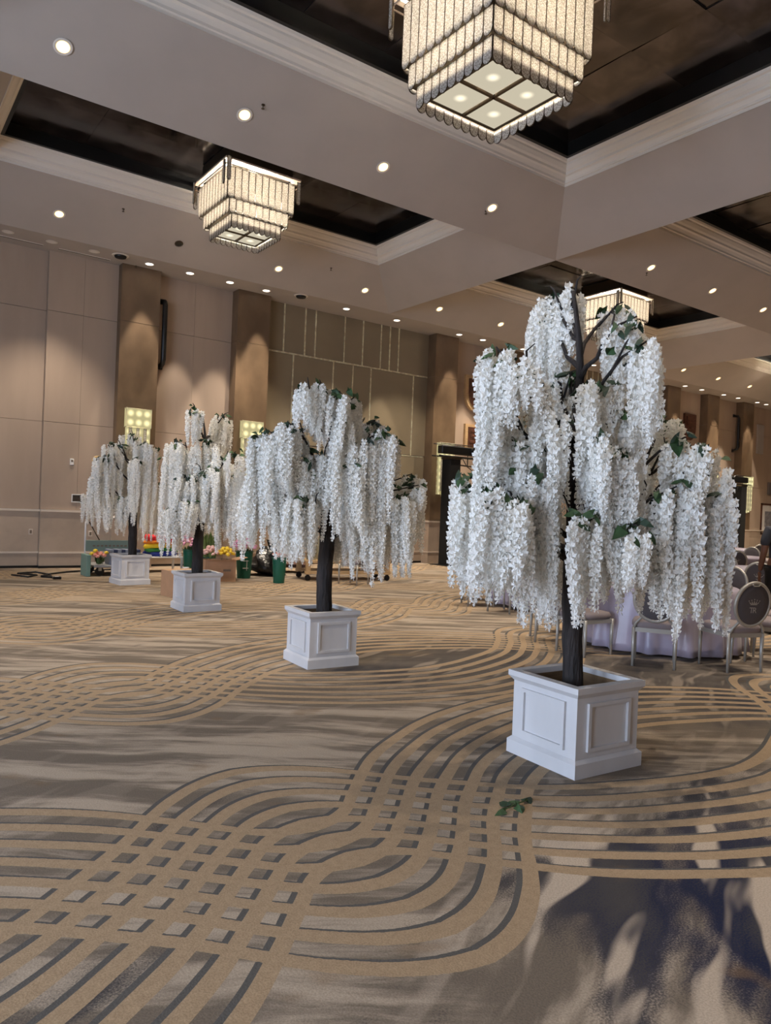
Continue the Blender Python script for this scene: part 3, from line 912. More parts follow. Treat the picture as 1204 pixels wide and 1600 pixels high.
# ------------------------------------------------------------------ planters and wisteria trees
TREE_TIPS = [
 [(0.18,0.46,3.07,2.51,0.09,7), (0.18,0.34,3.09,2.66,0.05,4), (0.21,0.59,2.97,2.37,0.05,4), (0.55,0.18,3.01,2.35,0.05,6), (0.08,-0.29,2.78,2.27,0.03,4), (-0.07,-0.49,2.58,2,0.03,5), (-0.76,0.06,2.51,1.99,0.04,5), (-0.63,0.2,2.45,1.74,0.04,4), (-0.73,-0.12,2.41,2.11,0.03,4), (0.16,0.44,2.5,1.94,0.04,5), (0.17,0.29,2.5,1.63,0.07,6), (-0.2,-0.21,2.36,1.72,0.05,6), (-0.41,-0.04,2.17,1.45,0.04,5), (-0.5,0.04,2.01,1.66,0.04,4), (-0.23,0.48,2.17,1.21,0.05,6), (-0.71,0.12,2.21,1.27,0.03,4), (-0.72,0.36,1.77,1.26,0.03,3), (-0.71,0.24,1.71,1.11,0.06,7), (-0.82,-0.03,1.69,1.09,0.05,6), (-0.73,-0.11,1.63,1.06,0.04,5), (-0.51,-0.03,1.81,0.96,0.05,6), (0.18,0.41,1.59,0.85,0.08,7), (-0.36,-0.3,1.55,0.92,0.05,4), (0.69,0.2,2.36,1.61,0.06,6), (0.04,-0.34,2.19,1.2,0.03,4), (-0.11,-0.31,1.93,1.15,0.06,6), (-0.23,-0.29,2.02,1.59,0.04,4), (-0.12,-0.29,1.54,1.04,0.04,4), (0.66,-0.14,2.24,1.95,0.05,4), (0.73,-0.08,2.04,1.67,0.06,4), (0.24,-0.55,2.04,1.68,0.05,5), (0.49,-0.5,2,1.44,0.04,5), (0.51,-0.57,1.91,1.12,0.03,4), (0.17,-0.55,1.74,0.92,0.06,6), (0.8,-0.28,1.77,0.82,0.06,6), (0.23,-0.44,1.64,1.06,0.04,5), (0.52,-0.59,1.69,0.92,0.05,6), (-0.17,-0.53,1.5,1.17,0.04,4)],
 [(-0.49,-0.3,2.64,2.22,0.04,3), (-0.33,-0.29,2.68,2.2,0.06,6), (0.17,0.34,2.74,2.1,0.05,5), (-0.21,-0.5,2.6,2.13,0.04,4), (0.07,-0.31,2.6,2.07,0.03,3), (-0.14,-0.45,2.38,1.33,0.05,7), (-0.23,-0.15,2.05,1.43,0.05,5), (-0.6,-0.24,2.3,1.68,0.06,6), (-0.46,-0.07,2.21,1.2,0.04,5), (-0.7,-0.08,2.21,1.38,0.04,5), (-0.75,0.06,2.18,1.13,0.03,5), (-0.59,-0.06,1.9,1.11,0.04,5), (-0.48,-0.32,1.62,1.02,0.09,8), (-0.37,-0.2,1.95,1.35,0.04,4), (0.51,-0.05,2.44,1.56,0.06,6), (0.24,-0.59,2.29,1.36,0.05,5), (0.65,-0.18,2.27,1.53,0.04,4), (0.08,-0.52,2.17,1.19,0.05,5), (-0.04,-0.53,1.96,1.19,0.03,4), (0.26,-0.47,1.94,0.93,0.06,6), (0.76,-0.38,1.9,1.19,0.08,7), (0.67,-0.61,1.78,1.54,0.03,3), (0.16,-0.42,1.57,0.91,0.05,6), (0.59,-0.19,1.68,0.92,0.05,5), (0.48,-0.61,1.68,0.96,0.06,7), (0.27,0.09,1.25,0.96,0.07,4), (-0.74,0.16,1.78,1.17,0.03,3)],
 [(-0.23,-0.31,2.82,2.35,0.06,4), (0.32,0.1,2.8,2.12,0.08,5), (-0.03,-0.24,2.37,1.3,0.13,6), (-0.43,-0.09,2.37,1.32,0.08,5), (-0.3,0.54,2.12,1.2,0.06,4), (-0.32,-0.3,1.57,0.99,0.11,5), (-0.48,-0.18,1.44,0.79,0.08,5), (0.15,-0.39,2.15,0.97,0.09,6), (0.34,-0.57,1.97,0.95,0.1,6), (0.21,-0.69,2.24,1.6,0.05,2), (0.26,0.15,1.42,1,0.1,3), (0.21,0.55,1.58,1.23,0.05,3), (-0.25,-0.3,1.91,1.2,0.07,4), (-0.08,-0.52,2.01,1.22,0.08,4), (-0.36,-0.22,1.88,1.08,0.06,4)],
 [(-0.48,-0.1,2.51,2.07,0.08,3), (-0.15,0.44,2.56,1.4,0.1,5), (0.14,0.66,2.75,1.24,0.12,5), (-0.6,-0.18,2.26,1.4,0.11,5), (0.06,-0.37,2.56,0.95,0.13,6), (-0.55,0.69,1.63,1.05,0.09,4), (-0.67,-0.04,1.94,1.32,0.07,3), (-0.35,-0.02,1.6,0.93,0.16,6), (0.03,0.6,1.83,0.94,0.09,4), (0.21,-0.39,2.47,0.95,0.06,4), (0.34,0.18,1.97,0.88,0.12,5), (-0.12,-0.5,2.25,1.23,0.07,4), (0.48,-0.01,1.85,0.85,0.07,3)],
]
TREE_BASE = [(3.80, 3.08), (3.84, 6.27), (4.08, 10.13), (4.19, 13.57)]
TRUNKS = [
    [(-.02, .01, .10), (-.02, .01, .45), (-.03, .03, 1.0), (-.04, .04, 1.57), (-.03, .03, 1.99), (-.03, .04, 2.44), (-.04, .05, 2.62), (-.05, .08, 2.85), (-.06, .1, 3.0)],
    [(.01, -.01, .10), (.01, -.01, .54), (.01, 0, .98), (.02, -.01, 1.4), (.03, -.01, 1.68), (.02, 0, 2.13), (.01, .01, 2.51)],
    [(0, 0, .10), (0, 0, .52), (0, .01, 1.12), (0, .01, 1.48), (.02, 0, 1.94), (.04, -.01, 2.4), (.01, .01, 2.72)],
    [(.03, -.02, .10), (.03, -.02, .54), (.01, 0, 1.18), (-.02, .02, 1.53), (0, .01, 2.0), (0, .02, 2.5)]]
PROT = [math.radians(-3.5), math.radians(-4), math.radians(-1.5), math.radians(4)]

def make_planter(label):
    t = thing('planter_box', label, 'planter', group='white planter boxes')
    w, hgt = .255, .50
    for s in range(4):
        R4 = Matrix.Rotation(s * PI / 2, 4, 'Z')
        sd = MB().box((-w, -w, .09), (w - .02, -w + .02, hgt - .03), 0, R4).obj('side_panel', M['planter'], t)
        fr = MB()
        o, i = (.165, .135), (.150, .120)
        z0, z1 = .145, .435
        for lo, hi in (((-.174, -w - .016, z0), (-.152, -w, z1)), ((.152, -w - .016, z0), (.174, -w, z1)), ((-.152, -w - .016, z1 - .022), (.152, -w, z1)), ((-.152, -w - .016, z0), (.152, -w, z0 + .022))):
            fr.box(lo, hi, 0, R4)
        fr.obj('panel_moulding', M['planter'], sd)
    b = MB(); r = MB()
    for s in range(4):
        R4 = Matrix.Rotation(s * PI / 2, 4, 'Z')
        b.box((-w - .022, -w - .022, 0), (w - .02, -w + .02, .085), 0, R4)
        b.add([(-w - .022, -w - .022, .085), (w + .022, -w - .022, .085), (w + .002, -w - .002, .105), (-w - .002, -w - .002, .105)], [(0, 1, 2, 3)], 0, R4)
        r.box((-w - .026, -w - .026, hgt), (w - .03, -w + .03, hgt + .035), 0, R4)
        r.add([(-w - .002, -w - .002, hgt - .03), (w + .002, -w - .002, hgt - .03), (w + .026, -w - .026, hgt), (-w - .026, -w - .026, hgt)], [(0, 1, 2, 3)], 0, R4)
    b.obj('plinth', M['planter'], t); r.obj('rim', M['planter'], t)
    ib = MB()
    for s in range(4):
        ib.box((-w + .021, -w + .021, .08), (w - .031, -w + .031, hgt), 0, Matrix.Rotation(s * PI / 2, 4, 'Z'))
    ib.box((-w + .022, -w + .022, .07), (w - .022, w - .022, .09))
    ib.obj('inner_lining', M['planter_in'], t)
    return t

def strand_mesh(L, seed):
    r = random.Random(seed)
    b = MB()
    ring = 0.027
    n = max(6, int(L / ring))
    ph = r.uniform(0, 6)
    sway = r.uniform(.006, .02)
    def ctr(s):
        return Vector((sway * math.sin(s * 5 + ph), sway * math.cos(s * 4 + ph * 2), -s))
    vv, ff = [], []
    prev = None
    for k in range(n):
        s = L * k / (n - 1)
        c = ctr(s)
        ci = len(vv); vv.append(c)
        f = k / (n - 1)
        rad = .043 * min(1, .5 + f * 5) * (1 if f < .6 else 1 - .72 * (f - .6) / .4)
        nf = 4 if f < .85 else 3
        for q in range(nf):
            an = k * 2.399 + q * 2 * PI / nf + r.uniform(-.35, .35)
            rr = rad * r.uniform(.55, 1.3)
            d = Vector((math.cos(an), math.sin(an), 0))
            side = Vector((-d.y, d.x, 0))
            fc = c + d * rr * .45 + Vector((0, 0, r.uniform(-.008, .008)))
            fi = len(vv); vv.append(fc)
            p2 = len(vv); vv.append(c + Vector((0, 0, -.006)))
            ff.append((ci, p2, fi))
            ps = .034 * r.uniform(.7, 1.25) * (.55 + .45 * rad / .043)
            for (a, u, o) in ((.9, .5, 1.0), (-.9, .5, 1.0), (0.0, -1.0, 1.1), (0.0, 1.0, .8)):
                tip = fc + side * a * ps + Vector((0, 0, u * ps)) + d * o * ps * .8
                ax = (tip - fc)
                wd = ax.cross(d)
                if wd.length < 1e-6: wd = side.copy()
                wd = wd.normalized() * ps * .33
                mid = fc + ax * .55 + d * ps * .12
                i0 = len(vv)
                vv += [mid + wd, tip - d * ps * .25, mid - wd]
                ff.append((fi, i0, i0 + 1, i0 + 2))
    b.add(vv, ff)
    me = b_mesh_raw(vv, ff, 'flower_strand', M['petal'])
    return me
def b_mesh_raw(vv, ff, name, mat):
    me = bpy.data.meshes.new(name)
    me.from_pydata([tuple(v) for v in vv], [], ff)
    me.materials.append(mat)
    return me
LENS = [.28, .4, .52, .66, .8, .95, 1.1, 1.3]
STRANDS = {L: [strand_mesh(L, 31 * k + int(L * 100)) for k in range(2)] for L in LENS}

def leaf_mesh(mat, seed):
    r = random.Random(seed)
    out = [(0, 0), (.012, .028), (.032, .022), (.030, .05), (.024, .066), (.012, .085), (0, .105)]
    vv = [(0, 0, 0), (0, .035, .006), (0, .07, .002), (0, .105, -.016)]
    L = [(.014, .024), (.034, .030), (.028, .058), (.014, .082)]
    for sx in (-1, 1):
        for x, y in L:
            vv.append((sx * x, y, -.010 - .2 * x - y * .08))
    ff = []
    for o in (4, 8):
        ff += [(0, o, 1), (o, o + 1, 1), (o + 1, o + 2, 2, 1), (o + 2, o + 3, 2), (o + 3, 3, 2)]
    return b_mesh_raw(vv, ff, 'leaf', mat)
LEAVES = [leaf_mesh(M['leaf'], 1), leaf_mesh(M['leaf2'], 2)]

TREE_LABEL = ['tallest white artificial wisteria tree in the nearest planter', 'white artificial wisteria tree in the middle planter, second nearest', 'white artificial wisteria tree in the third planter, with bare upper branches', 'smallest and farthest white artificial wisteria tree, near the tan wall']
PL_LABEL = ['largest, nearest white panelled planter box on the carpet', 'second nearest white panelled planter box, in the middle of the carpet', 'third white panelled planter box, in front of the cardboard boxes', 'farthest white panelled planter box, beside the platform cart']
pl0 = make_planter(PL_LABEL[0])
pl0.location = (TREE_BASE[0][0], TREE_BASE[0][1], 0); pl0.rotation_euler = (0, 0, PROT[0])
for k in range(1, 4):
    c = copy_tree(pl0)
    c.location = (TREE_BASE[k][0], TREE_BASE[k][1], 0); c.rotation_euler = (0, 0, PROT[k]); c['label'] = PL_LABEL[k]
pl0.scale = (1.07, 1.07, 1.0)

def interp(path, z):
    for a, b in zip(path, path[1:]):
        if a[2] <= z <= b[2]:
            f = (z - a[2]) / (b[2] - a[2])
            return Vector(a).lerp(Vector(b), f)
    return Vector(path[-1]) if z > path[-1][2] else Vector(path[0])

for ti in range(4):
    r = random.Random(100 + ti)
    bx, by = TREE_BASE[ti]
    t = thing('wisteria_tree', TREE_LABEL[ti], 'tree', (bx, by, 0), 0, 'white wisteria trees')
    path = TRUNKS[ti]
    top = path[-1][2]
    rb = .068 if ti == 0 else .078
    fine, rad = [], []
    n = 26
    for k in range(n + 1):
        z = .09 + (top - .09) * k / n
        p = interp(path, z) + Vector((r.uniform(-.006, .006), r.uniform(-.006, .006), 0))
        fine.append(p)
        RP = [(.0, .070), (.6, .066), (1.1, .060), (1.57, .045), (2.44, .026), (3.0, .012)] if ti == 0 else [(0, .082), (.7, .078), (1.15, .076), (1.38, .088), (1.6, .055), (2.1, .034), (2.7, .012)]
        for (za, qa), (zb_, qb) in zip(RP, RP[1:]):
            if za <= z <= zb_: q = qa + (qb - qa) * (z - za) / (zb_ - za)
        rad.append(q * r.uniform(.94, 1.06))
    MB().tube(fine, rad, 12).obj('trunk', M['bark'], t, smooth='all')
    for (dx, dy, zt, zb, sp, ns) in TREE_TIPS[ti]:
        tip = Vector((dx, dy, zt))
        dist = math.hypot(dx, dy)
        z0 = min(top - .05, max(1.15 + r.uniform(0, .25), zt - .25 - .35 * dist))
        a = interp(path, z0)
        m1 = a.lerp(tip, .35) + Vector((r.uniform(-.05, .05), r.uniform(-.05, .05), -.04 + r.uniform(-.05, .05)))
        m2 = a.lerp(tip, .7) + Vector((r.uniform(-.05, .05), r.uniform(-.05, .05), .06))
        e = tip + Vector((0, 0, .01))
        r0 = .017 if zt - z0 > .2 else .013
        br = MB().tube([a, a.lerp(m1, .5) + Vector((r.uniform(-.02, .02), r.uniform(-.02, .02), .01)), m1, m1.lerp(m2, .5) + Vector((r.uniform(-.02, .02), r.uniform(-.02, .02), 0)), m2, e], [r0 * 1.25, r0, r0 * .8, r0 * .65, r0 * .5, r0 * .3], 7).obj('branch', M['bark'], t, smooth='all')
        tw = m2 + Vector((r.uniform(-.14, .14), r.uniform(-.14, .14), r.uniform(.05, .16)))
        MB().tube([m1.lerp(m2, .6), m2.lerp(tw, .6) + Vector((0, 0, .02)), tw], [r0 * .5, r0 * .4, r0 * .2], 6).obj('twig', M['bark'], br, smooth='all')
        ns = int(ns * 1.5 + .5)
        for s in range(ns):
            # strands hang from the branch end, side by side
            u = (s + .5) / ns * 2 - 1
            off = Vector((_R.x, _R.y, 0)).normalized() * (u * (sp * 1.3 + .03)) + Vector((_F.x, _F.y, 0)).normalized() * r.uniform(-.14, .14)
            z1 = zt - .05 * abs(u) - r.uniform(0, .05)
            Lw = max(.2, (z1 - zb) * r.uniform(.80, 1.12))
            L = min(LENS, key=lambda q: abs(q - Lw))
            o = place(r.choice(STRANDS[L]), 'flower_strand', t, (tip.x + off.x, tip.y + off.y, z1), (r.uniform(-.07, .07), r.uniform(-.07, .07), r.uniform(0, 6.28)))
            k = r.uniform(.72, .98)
            o.scale = (k, k, Lw / L)
        for s in range(3):
            # shorter strands along the outer half of the branch
            p = m1.lerp(m2, r.uniform(.3, 1)) if s else m2.lerp(tip, r.uniform(.1, .6))
            Lw = max(.25, (p.z - zb) * r.uniform(.55, .9))
            L = min(LENS, key=lambda q: abs(q - Lw))
            place(r.choice(STRANDS[L]), 'flower_strand', t, p, (r.uniform(-.06, .06), r.uniform(-.06, .06), r.uniform(0, 6.28)), (.85, .85, Lw / L))
        for s in range(8):
            p = (m2.lerp(tip, r.uniform(.2, 1.0)) if s < 4 else tip) + Vector((r.uniform(-.08, .08), r.uniform(-.08, .08), r.uniform(-.05, .06)))
            o = place(LEAVES[r.random() < .45], 'leaf', t, p, (r.uniform(-1.3, -.1), r.uniform(-.6, .6), r.uniform(0, 6.28)))
            k = r.uniform(.75, 1.25); o.scale = (k, k, k)

# dropped sprig of leaves on the carpet
t = thing('leaf_sprig', 'dropped green silk leaf sprig on the carpet before the nearest planter', 'leaf', (2.91, 2.71, 0.012), .4)
MB().tube([(-.10, .02, .004), (-.02, 0, .008), (.08, -.03, .004)], .003, 6).obj('stem', M['stem'], t)
for k, (x, y, a, sc) in enumerate([(-.10, .02, 1.2, .9), (-.05, .01, -.5, 1.0), (0, 0, 2.2, .9), (.05, -.02, -1.7, 1.1), (.02, -.01, .4, .8)]):
    place(LEAVES[k % 2], 'leaf', t, (x, y, .012), (-.1, .15, a), (sc,) * 3)

# ------------------------------------------------------------------ banquet tables and chairs
CHAIR = {}
def crest_meshes():
    cu = bpy.data.curves.new('monogram', 'FONT')
    cu.body = 'TR'; cu.size = .085; cu.extrude = .0012; cu.align_x = 'CENTER'; cu.space_character = .72
    ob = bpy.data.objects.new('monogram', cu)
    COL.objects.link(ob)
    dg = bpy.context.evaluated_depsgraph_get()
    me = bpy.data.meshes.new_from_object(ob.evaluated_get(dg))
    bpy.data.objects.remove(ob)
    me.materials.clear(); me.materials.append(M['crest'])
    cr = MB()
    w = .062
    cr.box((-w * .62, -.0015, 0), (w * .62, .0015, .009))
    for k in range(5):
        u = -1 + k * .5
        x0 = u * w * .62
        tx, tz = u * w * 1.05, .052 - .016 * abs(u)
        cr.add([(x0 - .010, -.0012, .011), (x0 + .010, -.0012, .011), (tx, -.0012, tz)], [(0, 1, 2)])
        cr.ball((tx, 0, tz + .006), .0062, 6, 4, sq=(1, .4, 1))
    return me, cr.mesh('crown_emblem', M['crest'])
MONO, CROWN = crest_meshes()

def make_chair():
    t = thing('banquet_chair', 'x', 'chair')
    # local frame: the chair faces +Y, its rear legs at y = 0
    cx = .02
    hw, dp, sz = .205, .44, .41
    for sx in (-1, 1):
        MB().tube([(sx * hw, .0, 0), (sx * hw, .005, .2), (sx * hw * 1.0, .0, sz)], [.015, .018, .021], 8).obj('leg', M['silver'], t, smooth='all')
        MB().tube([(sx * .20, dp, 0), (sx * .205, dp - .005, .2), (sx * .21, dp - .01, sz)], [.013, .018, .022], 8).obj('leg', M['silver'], t, smooth='all')
        MB().tube([(sx * hw, .0, sz - .01), (sx * (hw - .02), -.02, sz + .05), (sx * (hw - .075), -.04, sz + .115), (sx * (hw - .10), -.055, sz + .15)], [.018, .015, .014, .012], 8).obj('back_support', M['silver'], t, smooth='all')
    ap = MB()
    ap.box((-.22, -.012, sz - .045), (.22, .012, sz)); ap.box((-.22, dp - .025, sz - .045), (.22, dp, sz))
    ap.box((-.22, .012, sz - .045), (-.198, dp - .025, sz)); ap.box((.198, .012, sz - .045), (.22, dp - .025, sz))
    ap.obj('seat_frame', M['silver'], t)
    # padded seat: rounded square with a domed top
    n = 28
    vv, ff = [], []
    rows = [(.98, sz), (1.03, sz + .02), (1.03, sz + .045), (.97, sz + .068), (.75, sz + .08), (.35, sz + .085)]
    for (k, z) in rows:
        for i in range(n):
            a = 2 * PI * i / n
            c, s = math.cos(a), math.sin(a)
            e = .45
            x = math.copysign(abs(c) ** e, c) * .225 * k
            y = math.copysign(abs(s) ** e, s) * .235 * k + dp / 2 - .005
            vv.append((x, y, z))
    for j in range(len(rows) - 1):
        for i in range(n):
            ff.append((j * n + i, j * n + (i + 1) % n, (j + 1) * n + (i + 1) % n, (j + 1) * n + i))
    ff.append(tuple((len(rows) - 1) * n + i for i in range(n)))
    MB().add(vv, ff).obj('seat', M['fabric'], t, smooth='all')
    # round back: frame ring, padded disc, handle slot, crest on the rear
    lean = Matrix.Translation((0, -.075, .715)) @ Matrix.Rotation(math.radians(8), 4, 'X')
    RX, RZ = .205, .225
    MB().tube([(RX * math.cos(a), 0, RZ * math.sin(a)) for a in [2 * PI * k / 40 for k in range(40)]], .020, 8, M=lean, closed=True).obj('back_frame', M['silver'], t, smooth='all')
    vv, ff = [], []
    n = 32
    prof = [(0, -.016), (.6, -.016), (.93, -.012), (.98, 0), (.93, .014), (.6, .028), (0, .032)]
    for (k, y) in prof:
        for i in range(n):
            a = 2 * PI * i / n
            vv.append((RX * k * math.cos(a), y, RZ * k * math.sin(a)))
    for j in range(len(prof) - 1):
        for i in range(n):
            ff.append((j * n + i, j * n + (i + 1) % n, (j + 1) * n + (i + 1) % n, (j + 1) * n + i))
    bk = MB().add(vv, ff, 0, lean).obj('backrest', M['fabric_dark'], t, smooth='all')
    MB().tube([(-.05, -.014, RZ - .006), (-.03, -.02, RZ - .028), (.03, -.02, RZ - .028), (.05, -.014, RZ - .006)], .007, 6, M=lean).obj('handle', M['silver'], t, smooth='all')
    o = place(MONO, 'monogram', bk); o.matrix_local = lean @ Matrix.Translation((0, -.0185, -.085)) @ Matrix.Rotation(PI / 2, 4, 'X')
    o = place(CROWN, 'crown_emblem', bk); o.matrix_local = lean @ Matrix.Translation((0, -.019, .0))
    return t
chair0 = make_chair()
chair_used = [False]
def put_chair(x, y, ang, label, group, crest=True):
    """rear legs centred on (x, y); faces direction ang (radians)"""
    if not chair_used[0]:
        c = chair0; chair_used[0] = True
    else:
        c = copy_tree(chair0)
    c.location = (x, y, 0); c.rotation_euler = (0, 0, ang - PI / 2)
    c['label'] = label; c['group'] = group
    return c

def cloth_mesh(R, seed):
    r = random.Random(seed)
    ph = [r.uniform(0, 6.28) for _ in range(4)]
    prof = [(0, .765), (R * .6, .765), (R - .02, .763), (R, .752), (R + .012, .72)]
    nrow = 9
    for k in range(1, nrow):
        f = k / (nrow - 1)
        prof.append((R + .012 + .05 * f, .72 - (.72 - .05) * f))
    def wob(i, an):
        if i < 5: return 0
        f = (i - 4) / (nrow - 1)
        fold = math.sin(an * 17 + ph[0] + .6 * math.sin(an * 3 + ph[1])) + .5 * math.sin(an * 29 + ph[2]) + .4 * math.sin(an * 7 + ph[3])
        return .042 * f ** .7 * fold
    return MB().lathe(prof, 150, wob=wob).mesh('tablecloth', M['satin'], smooth='all')
CLOTH = [cloth_mesh(.915, 3), cloth_mesh(.915, 8)]
def make_table(x, y, tab_label, cloth_label, k):
    t = thing('round_table', tab_label, 'table', (x, y, 0), 0, 'round banquet tables')
    MB().lathe([(0, .725), (.90, .725), (.905, .74), (.90, .755), (0, .755)], 40).obj('tabletop', M['light_wood'], t)
    MB().lathe([(.28, 0), (.28, .03), (.05, .06), (.045, .70), (.2, .725)], 16).obj('pedestal', M['bronze'], t)
    c = place(CLOTH[k % 2], 'tablecloth', None, (x, y, 0), (0, 0, k * 1.3))
    tag(c, cloth_label, 'tablecloth', 'lavender satin tablecloths')

TABLES = [
    (8.08, 5.35, 'nearest round table', list(range(-147, 213, 36)), None),
    (9.68, 8.45, 'round table hidden behind the tall tree', list(range(-170, 190, 36)), None),
    (12.9, 6.35, 'round table beyond the standing man', list(range(-160, 200, 36)), (10.7, 5.2)),
    (13.3, 9.5, 'round table behind the tree towards the far wall', list(range(-150, 210, 36)), None),
    (16.7, 9.4, 'distant round table at the right', list(range(-140, 220, 36)), None),
    (21.6, 12.0, 'farthest round table by the distant post', list(range(-155, 205, 36)), None),
]
DIRS = ['right', 'far right', 'far', 'far left', 'left', 'near left', 'near', 'near right']
def seen(x, y, marg=70):
    v = Vector((x, y, .6)) - Vector((0, 0, 1.55))
    d = v.dot(_F)
    return 602 + 1153.93 * v.dot(_R) / d < 1204 + marg
for k, (tx, ty, what, angs, avoid) in enumerate(TABLES):
    make_table(tx, ty, what + ' under a satin cloth', 'lavender satin cloth over the ' + what, k)
    vis = []
    for a in angs:
        ar = math.radians(a)
        x, y = tx + 1.5 * math.cos(ar), ty + 1.5 * math.sin(ar)
        if not seen(x, y): continue
        if avoid and math.hypot(x - avoid[0], y - avoid[1]) < .75: continue
        v = Vector((math.cos(ar), math.sin(ar), 0))
        vis.append((math.atan2(-v.dot(_F), v.dot(_R)), x, y, ar))
    vis.sort()
    for i, (cw, x, y, ar) in enumerate(vis):
        ang = ar + PI
        if k == 0 and abs(math.degrees(ar) + 147) < 1: lab = 'charcoal round-back chair with silver crest, nearest the tall tree trunk'
        elif k == 0 and abs(math.degrees(ar) + 111) < 1: lab = 'charcoal round-back chair with silver crest, turned left, right of another crested chair'
        else:
            # count clockwise from the far side as seen from the camera
            lab = 'grey chair, %s clockwise from left at the %s' % (ORD[i], what.replace('round table', 'table'))
        put_chair(x, y, ang, lab, 'banquet chairs at the round tables')
put_chair(8.35, 12.15, math.radians(112), 'single grey banquet chair standing alone behind the second tree', 'banquet chairs at the round tables')

# ------------------------------------------------------------------ lighting posts
def light_post(x, y, label, flip):
    t = thing('lighting_post', label, 'lighting stand', (x, y, 0))
    MB().box((-.42, -.42, 0), (.42, .30, .02)).obj('base_plate', M['black'], t, bevel=.004)
    MB().box((-.19, -.19, .02), (.19, .19, 3.02)).obj('post_cover', M['matte_black'], t, bevel=.01)
    MB().box((-.21, -.21, 3.02), (.21, .21, 3.08)).obj('top_plate', M['bronze'], t, bevel=.004)
    s = flip
    MB().box((-.45, -.11, 3.17), (1.05, .11, 3.40), 0, Matrix.Scale(s, 4, (1, 0, 0))).obj('light_bar', M['black'], t, bevel=.02)
    rail = MB()
    for yy in (-.16, .16):
        rail.tube([(-.6 * s, yy, 3.10), (1.0 * s, yy, 3.10)], .018, 8)
        rail.tube([(-.55 * s, yy, 3.44), (.6 * s, yy, 3.44)], .012, 8)
    rail.obj('rail', M['black'], t, smooth='all')
    for i in range(2):
        hx = (.72 + .42 * i) * s
        h = MB().lathe([(0, -.16), (.09, -.15), (.10, .05), (.13, .14), (.12, .17)], 14, M=Matrix.Translation((hx, -.05, 3.30)) @ Matrix.Rotation(PI / 2, 4, 'X')).obj('lamp_head', M['black'], t, smooth=True)
        MB().lathe([(0, .165), (.11, .165)], 14, M=Matrix.Translation((hx, -.05, 3.30)) @ Matrix.Rotation(PI / 2, 4, 'X')).obj('lens', M['blue_led'] if (i == 0 and s < 0) else M['chrome'], h)
        yk = MB()
        for q in (-.15, .15):
            yk.tube([(hx + q, -.05, 3.32), (hx + q, -.05, 2.86)], .016, 6)
        yk.tube([(hx - .15, -.05, 2.86), (hx + .15, -.05, 2.86)], .018, 6)
        yk.obj('yoke', M['black'], t)
    MB().tube([(.2 * s, 0, 2.88), (1.4 * s, -.05, 2.84)], .02, 8).obj('cross_arm', M['black'], t)
    MB().tube([(.3 * s, -.1, 3.1), (.45 * s, -.15, 2.85), (.7 * s, -.14, 2.72), (.95 * s, -.12, 2.86)], .012, 6).obj('cable', M['black'], t, smooth='all')
light_post(13.93, 16.02, 'tall black lighting post with lamps in front of the bronze pillar', 1)
light_post(29.4, 15.9, 'distant black lighting post with blue lamps by the right edge', -1)

# ------------------------------------------------------------------ florist things by the far trees
def blooms(t, spots, r0, mat, seed, name='rose'):
    r = random.Random(seed)
    b = MB()
    b.ball((0, 0, 0), .7, 8, 5, sq=(1, 1, .8))
    for k in range(9):
        a = k * 2.4; e = .35 + .05 * k
        Mx = Matrix.Rotation(a, 4, 'Z') @ Matrix.Translation((e * .9, 0, .25 - .05 * k)) @ Matrix.Rotation(-.5 + .08 * k, 4, 'Y')
        b.ball((0, 0, 0), .55, 6, 4, sq=(.3, 1, .9), M=Mx)
    me = b.mesh(name, mat, smooth='all')
    for (x, y, z) in spots:
        o = place(me, name, t, (x, y, z), (r.uniform(-.4, .4), r.uniform(-.4, .4), r.uniform(0, 6)))
        o.scale = (r0 * r.uniform(.85, 1.15),) * 3
def dome(n, R, h, seed, z0):
    r = random.Random(seed)
    out = []
    for k in range(n):
        q = math.sqrt((k + .5) / n); a = k * 2.399
        out.append((R * q * math.cos(a), R * q * math.sin(a), z0 + h * (1 - q * q) + r.uniform(-.015, .015)))
    return out
def foliage(t, R, z0, z1, n, seed, mat=None, spread=1.3):
    r = random.Random(seed)
    vv, ff = [], []
    for k in range(n):
        a = r.uniform(0, 6.28); q = R * math.sqrt(r.random())
        p = Vector((q * math.cos(a), q * math.sin(a), z0))
        e = Vector((p.x * spread + r.uniform(-.05, .05), p.y * spread + r.uniform(-.05, .05), z1 * r.uniform(.75, 1)))
        s = Vector((-math.sin(a), math.cos(a), 0)) * .022
        i = len(vv)
        m = p.lerp(e, .6)
        vv += [p, m + s, e, m - s]
        ff.append((i, i + 1, i + 2, i + 3))
    o = place(b_mesh_raw(vv, ff, 'foliage', mat or M['stem']), 'foliage', t)
    o['kind'] = 'stuff'
    return o
def bucket(x, y, h, r, label, white=False):
    t = thing('flower_bucket', label, 'bucket', (x, y, 0))
    MB().lathe([(r * .74, 0), (r * .76, .01), (r * .97, h - .03), (r * .9, h - .035), (r * .70, .02), (0, .02)], 24).obj('body', M['bucket'], t, smooth=True)
    MB().tube([(r * math.cos(2 * PI * k / 24), r * math.sin(2 * PI * k / 24), h - .012) for k in range(24)], .012, 6, closed=True).obj('rim', M['bucket'], t, smooth='all')
    MB().lathe([(r * .925, h * .74), (r * .945, h * .76), (r * .925, h * .78)], 24).obj('ridge', M['bucket'], t)
    if white:
        w = MB()
        for z in (.2, .34):
            w.box((-.10, -r * .95, h * z * 1.9), (.02, -r * .82, h * z * 1.9 + .008))
        w.box((-.02, -r * .95, h * .3), (-.012, -r * .82, h * .68))
        w.obj('printed_lines', M['white'], t)
    return t
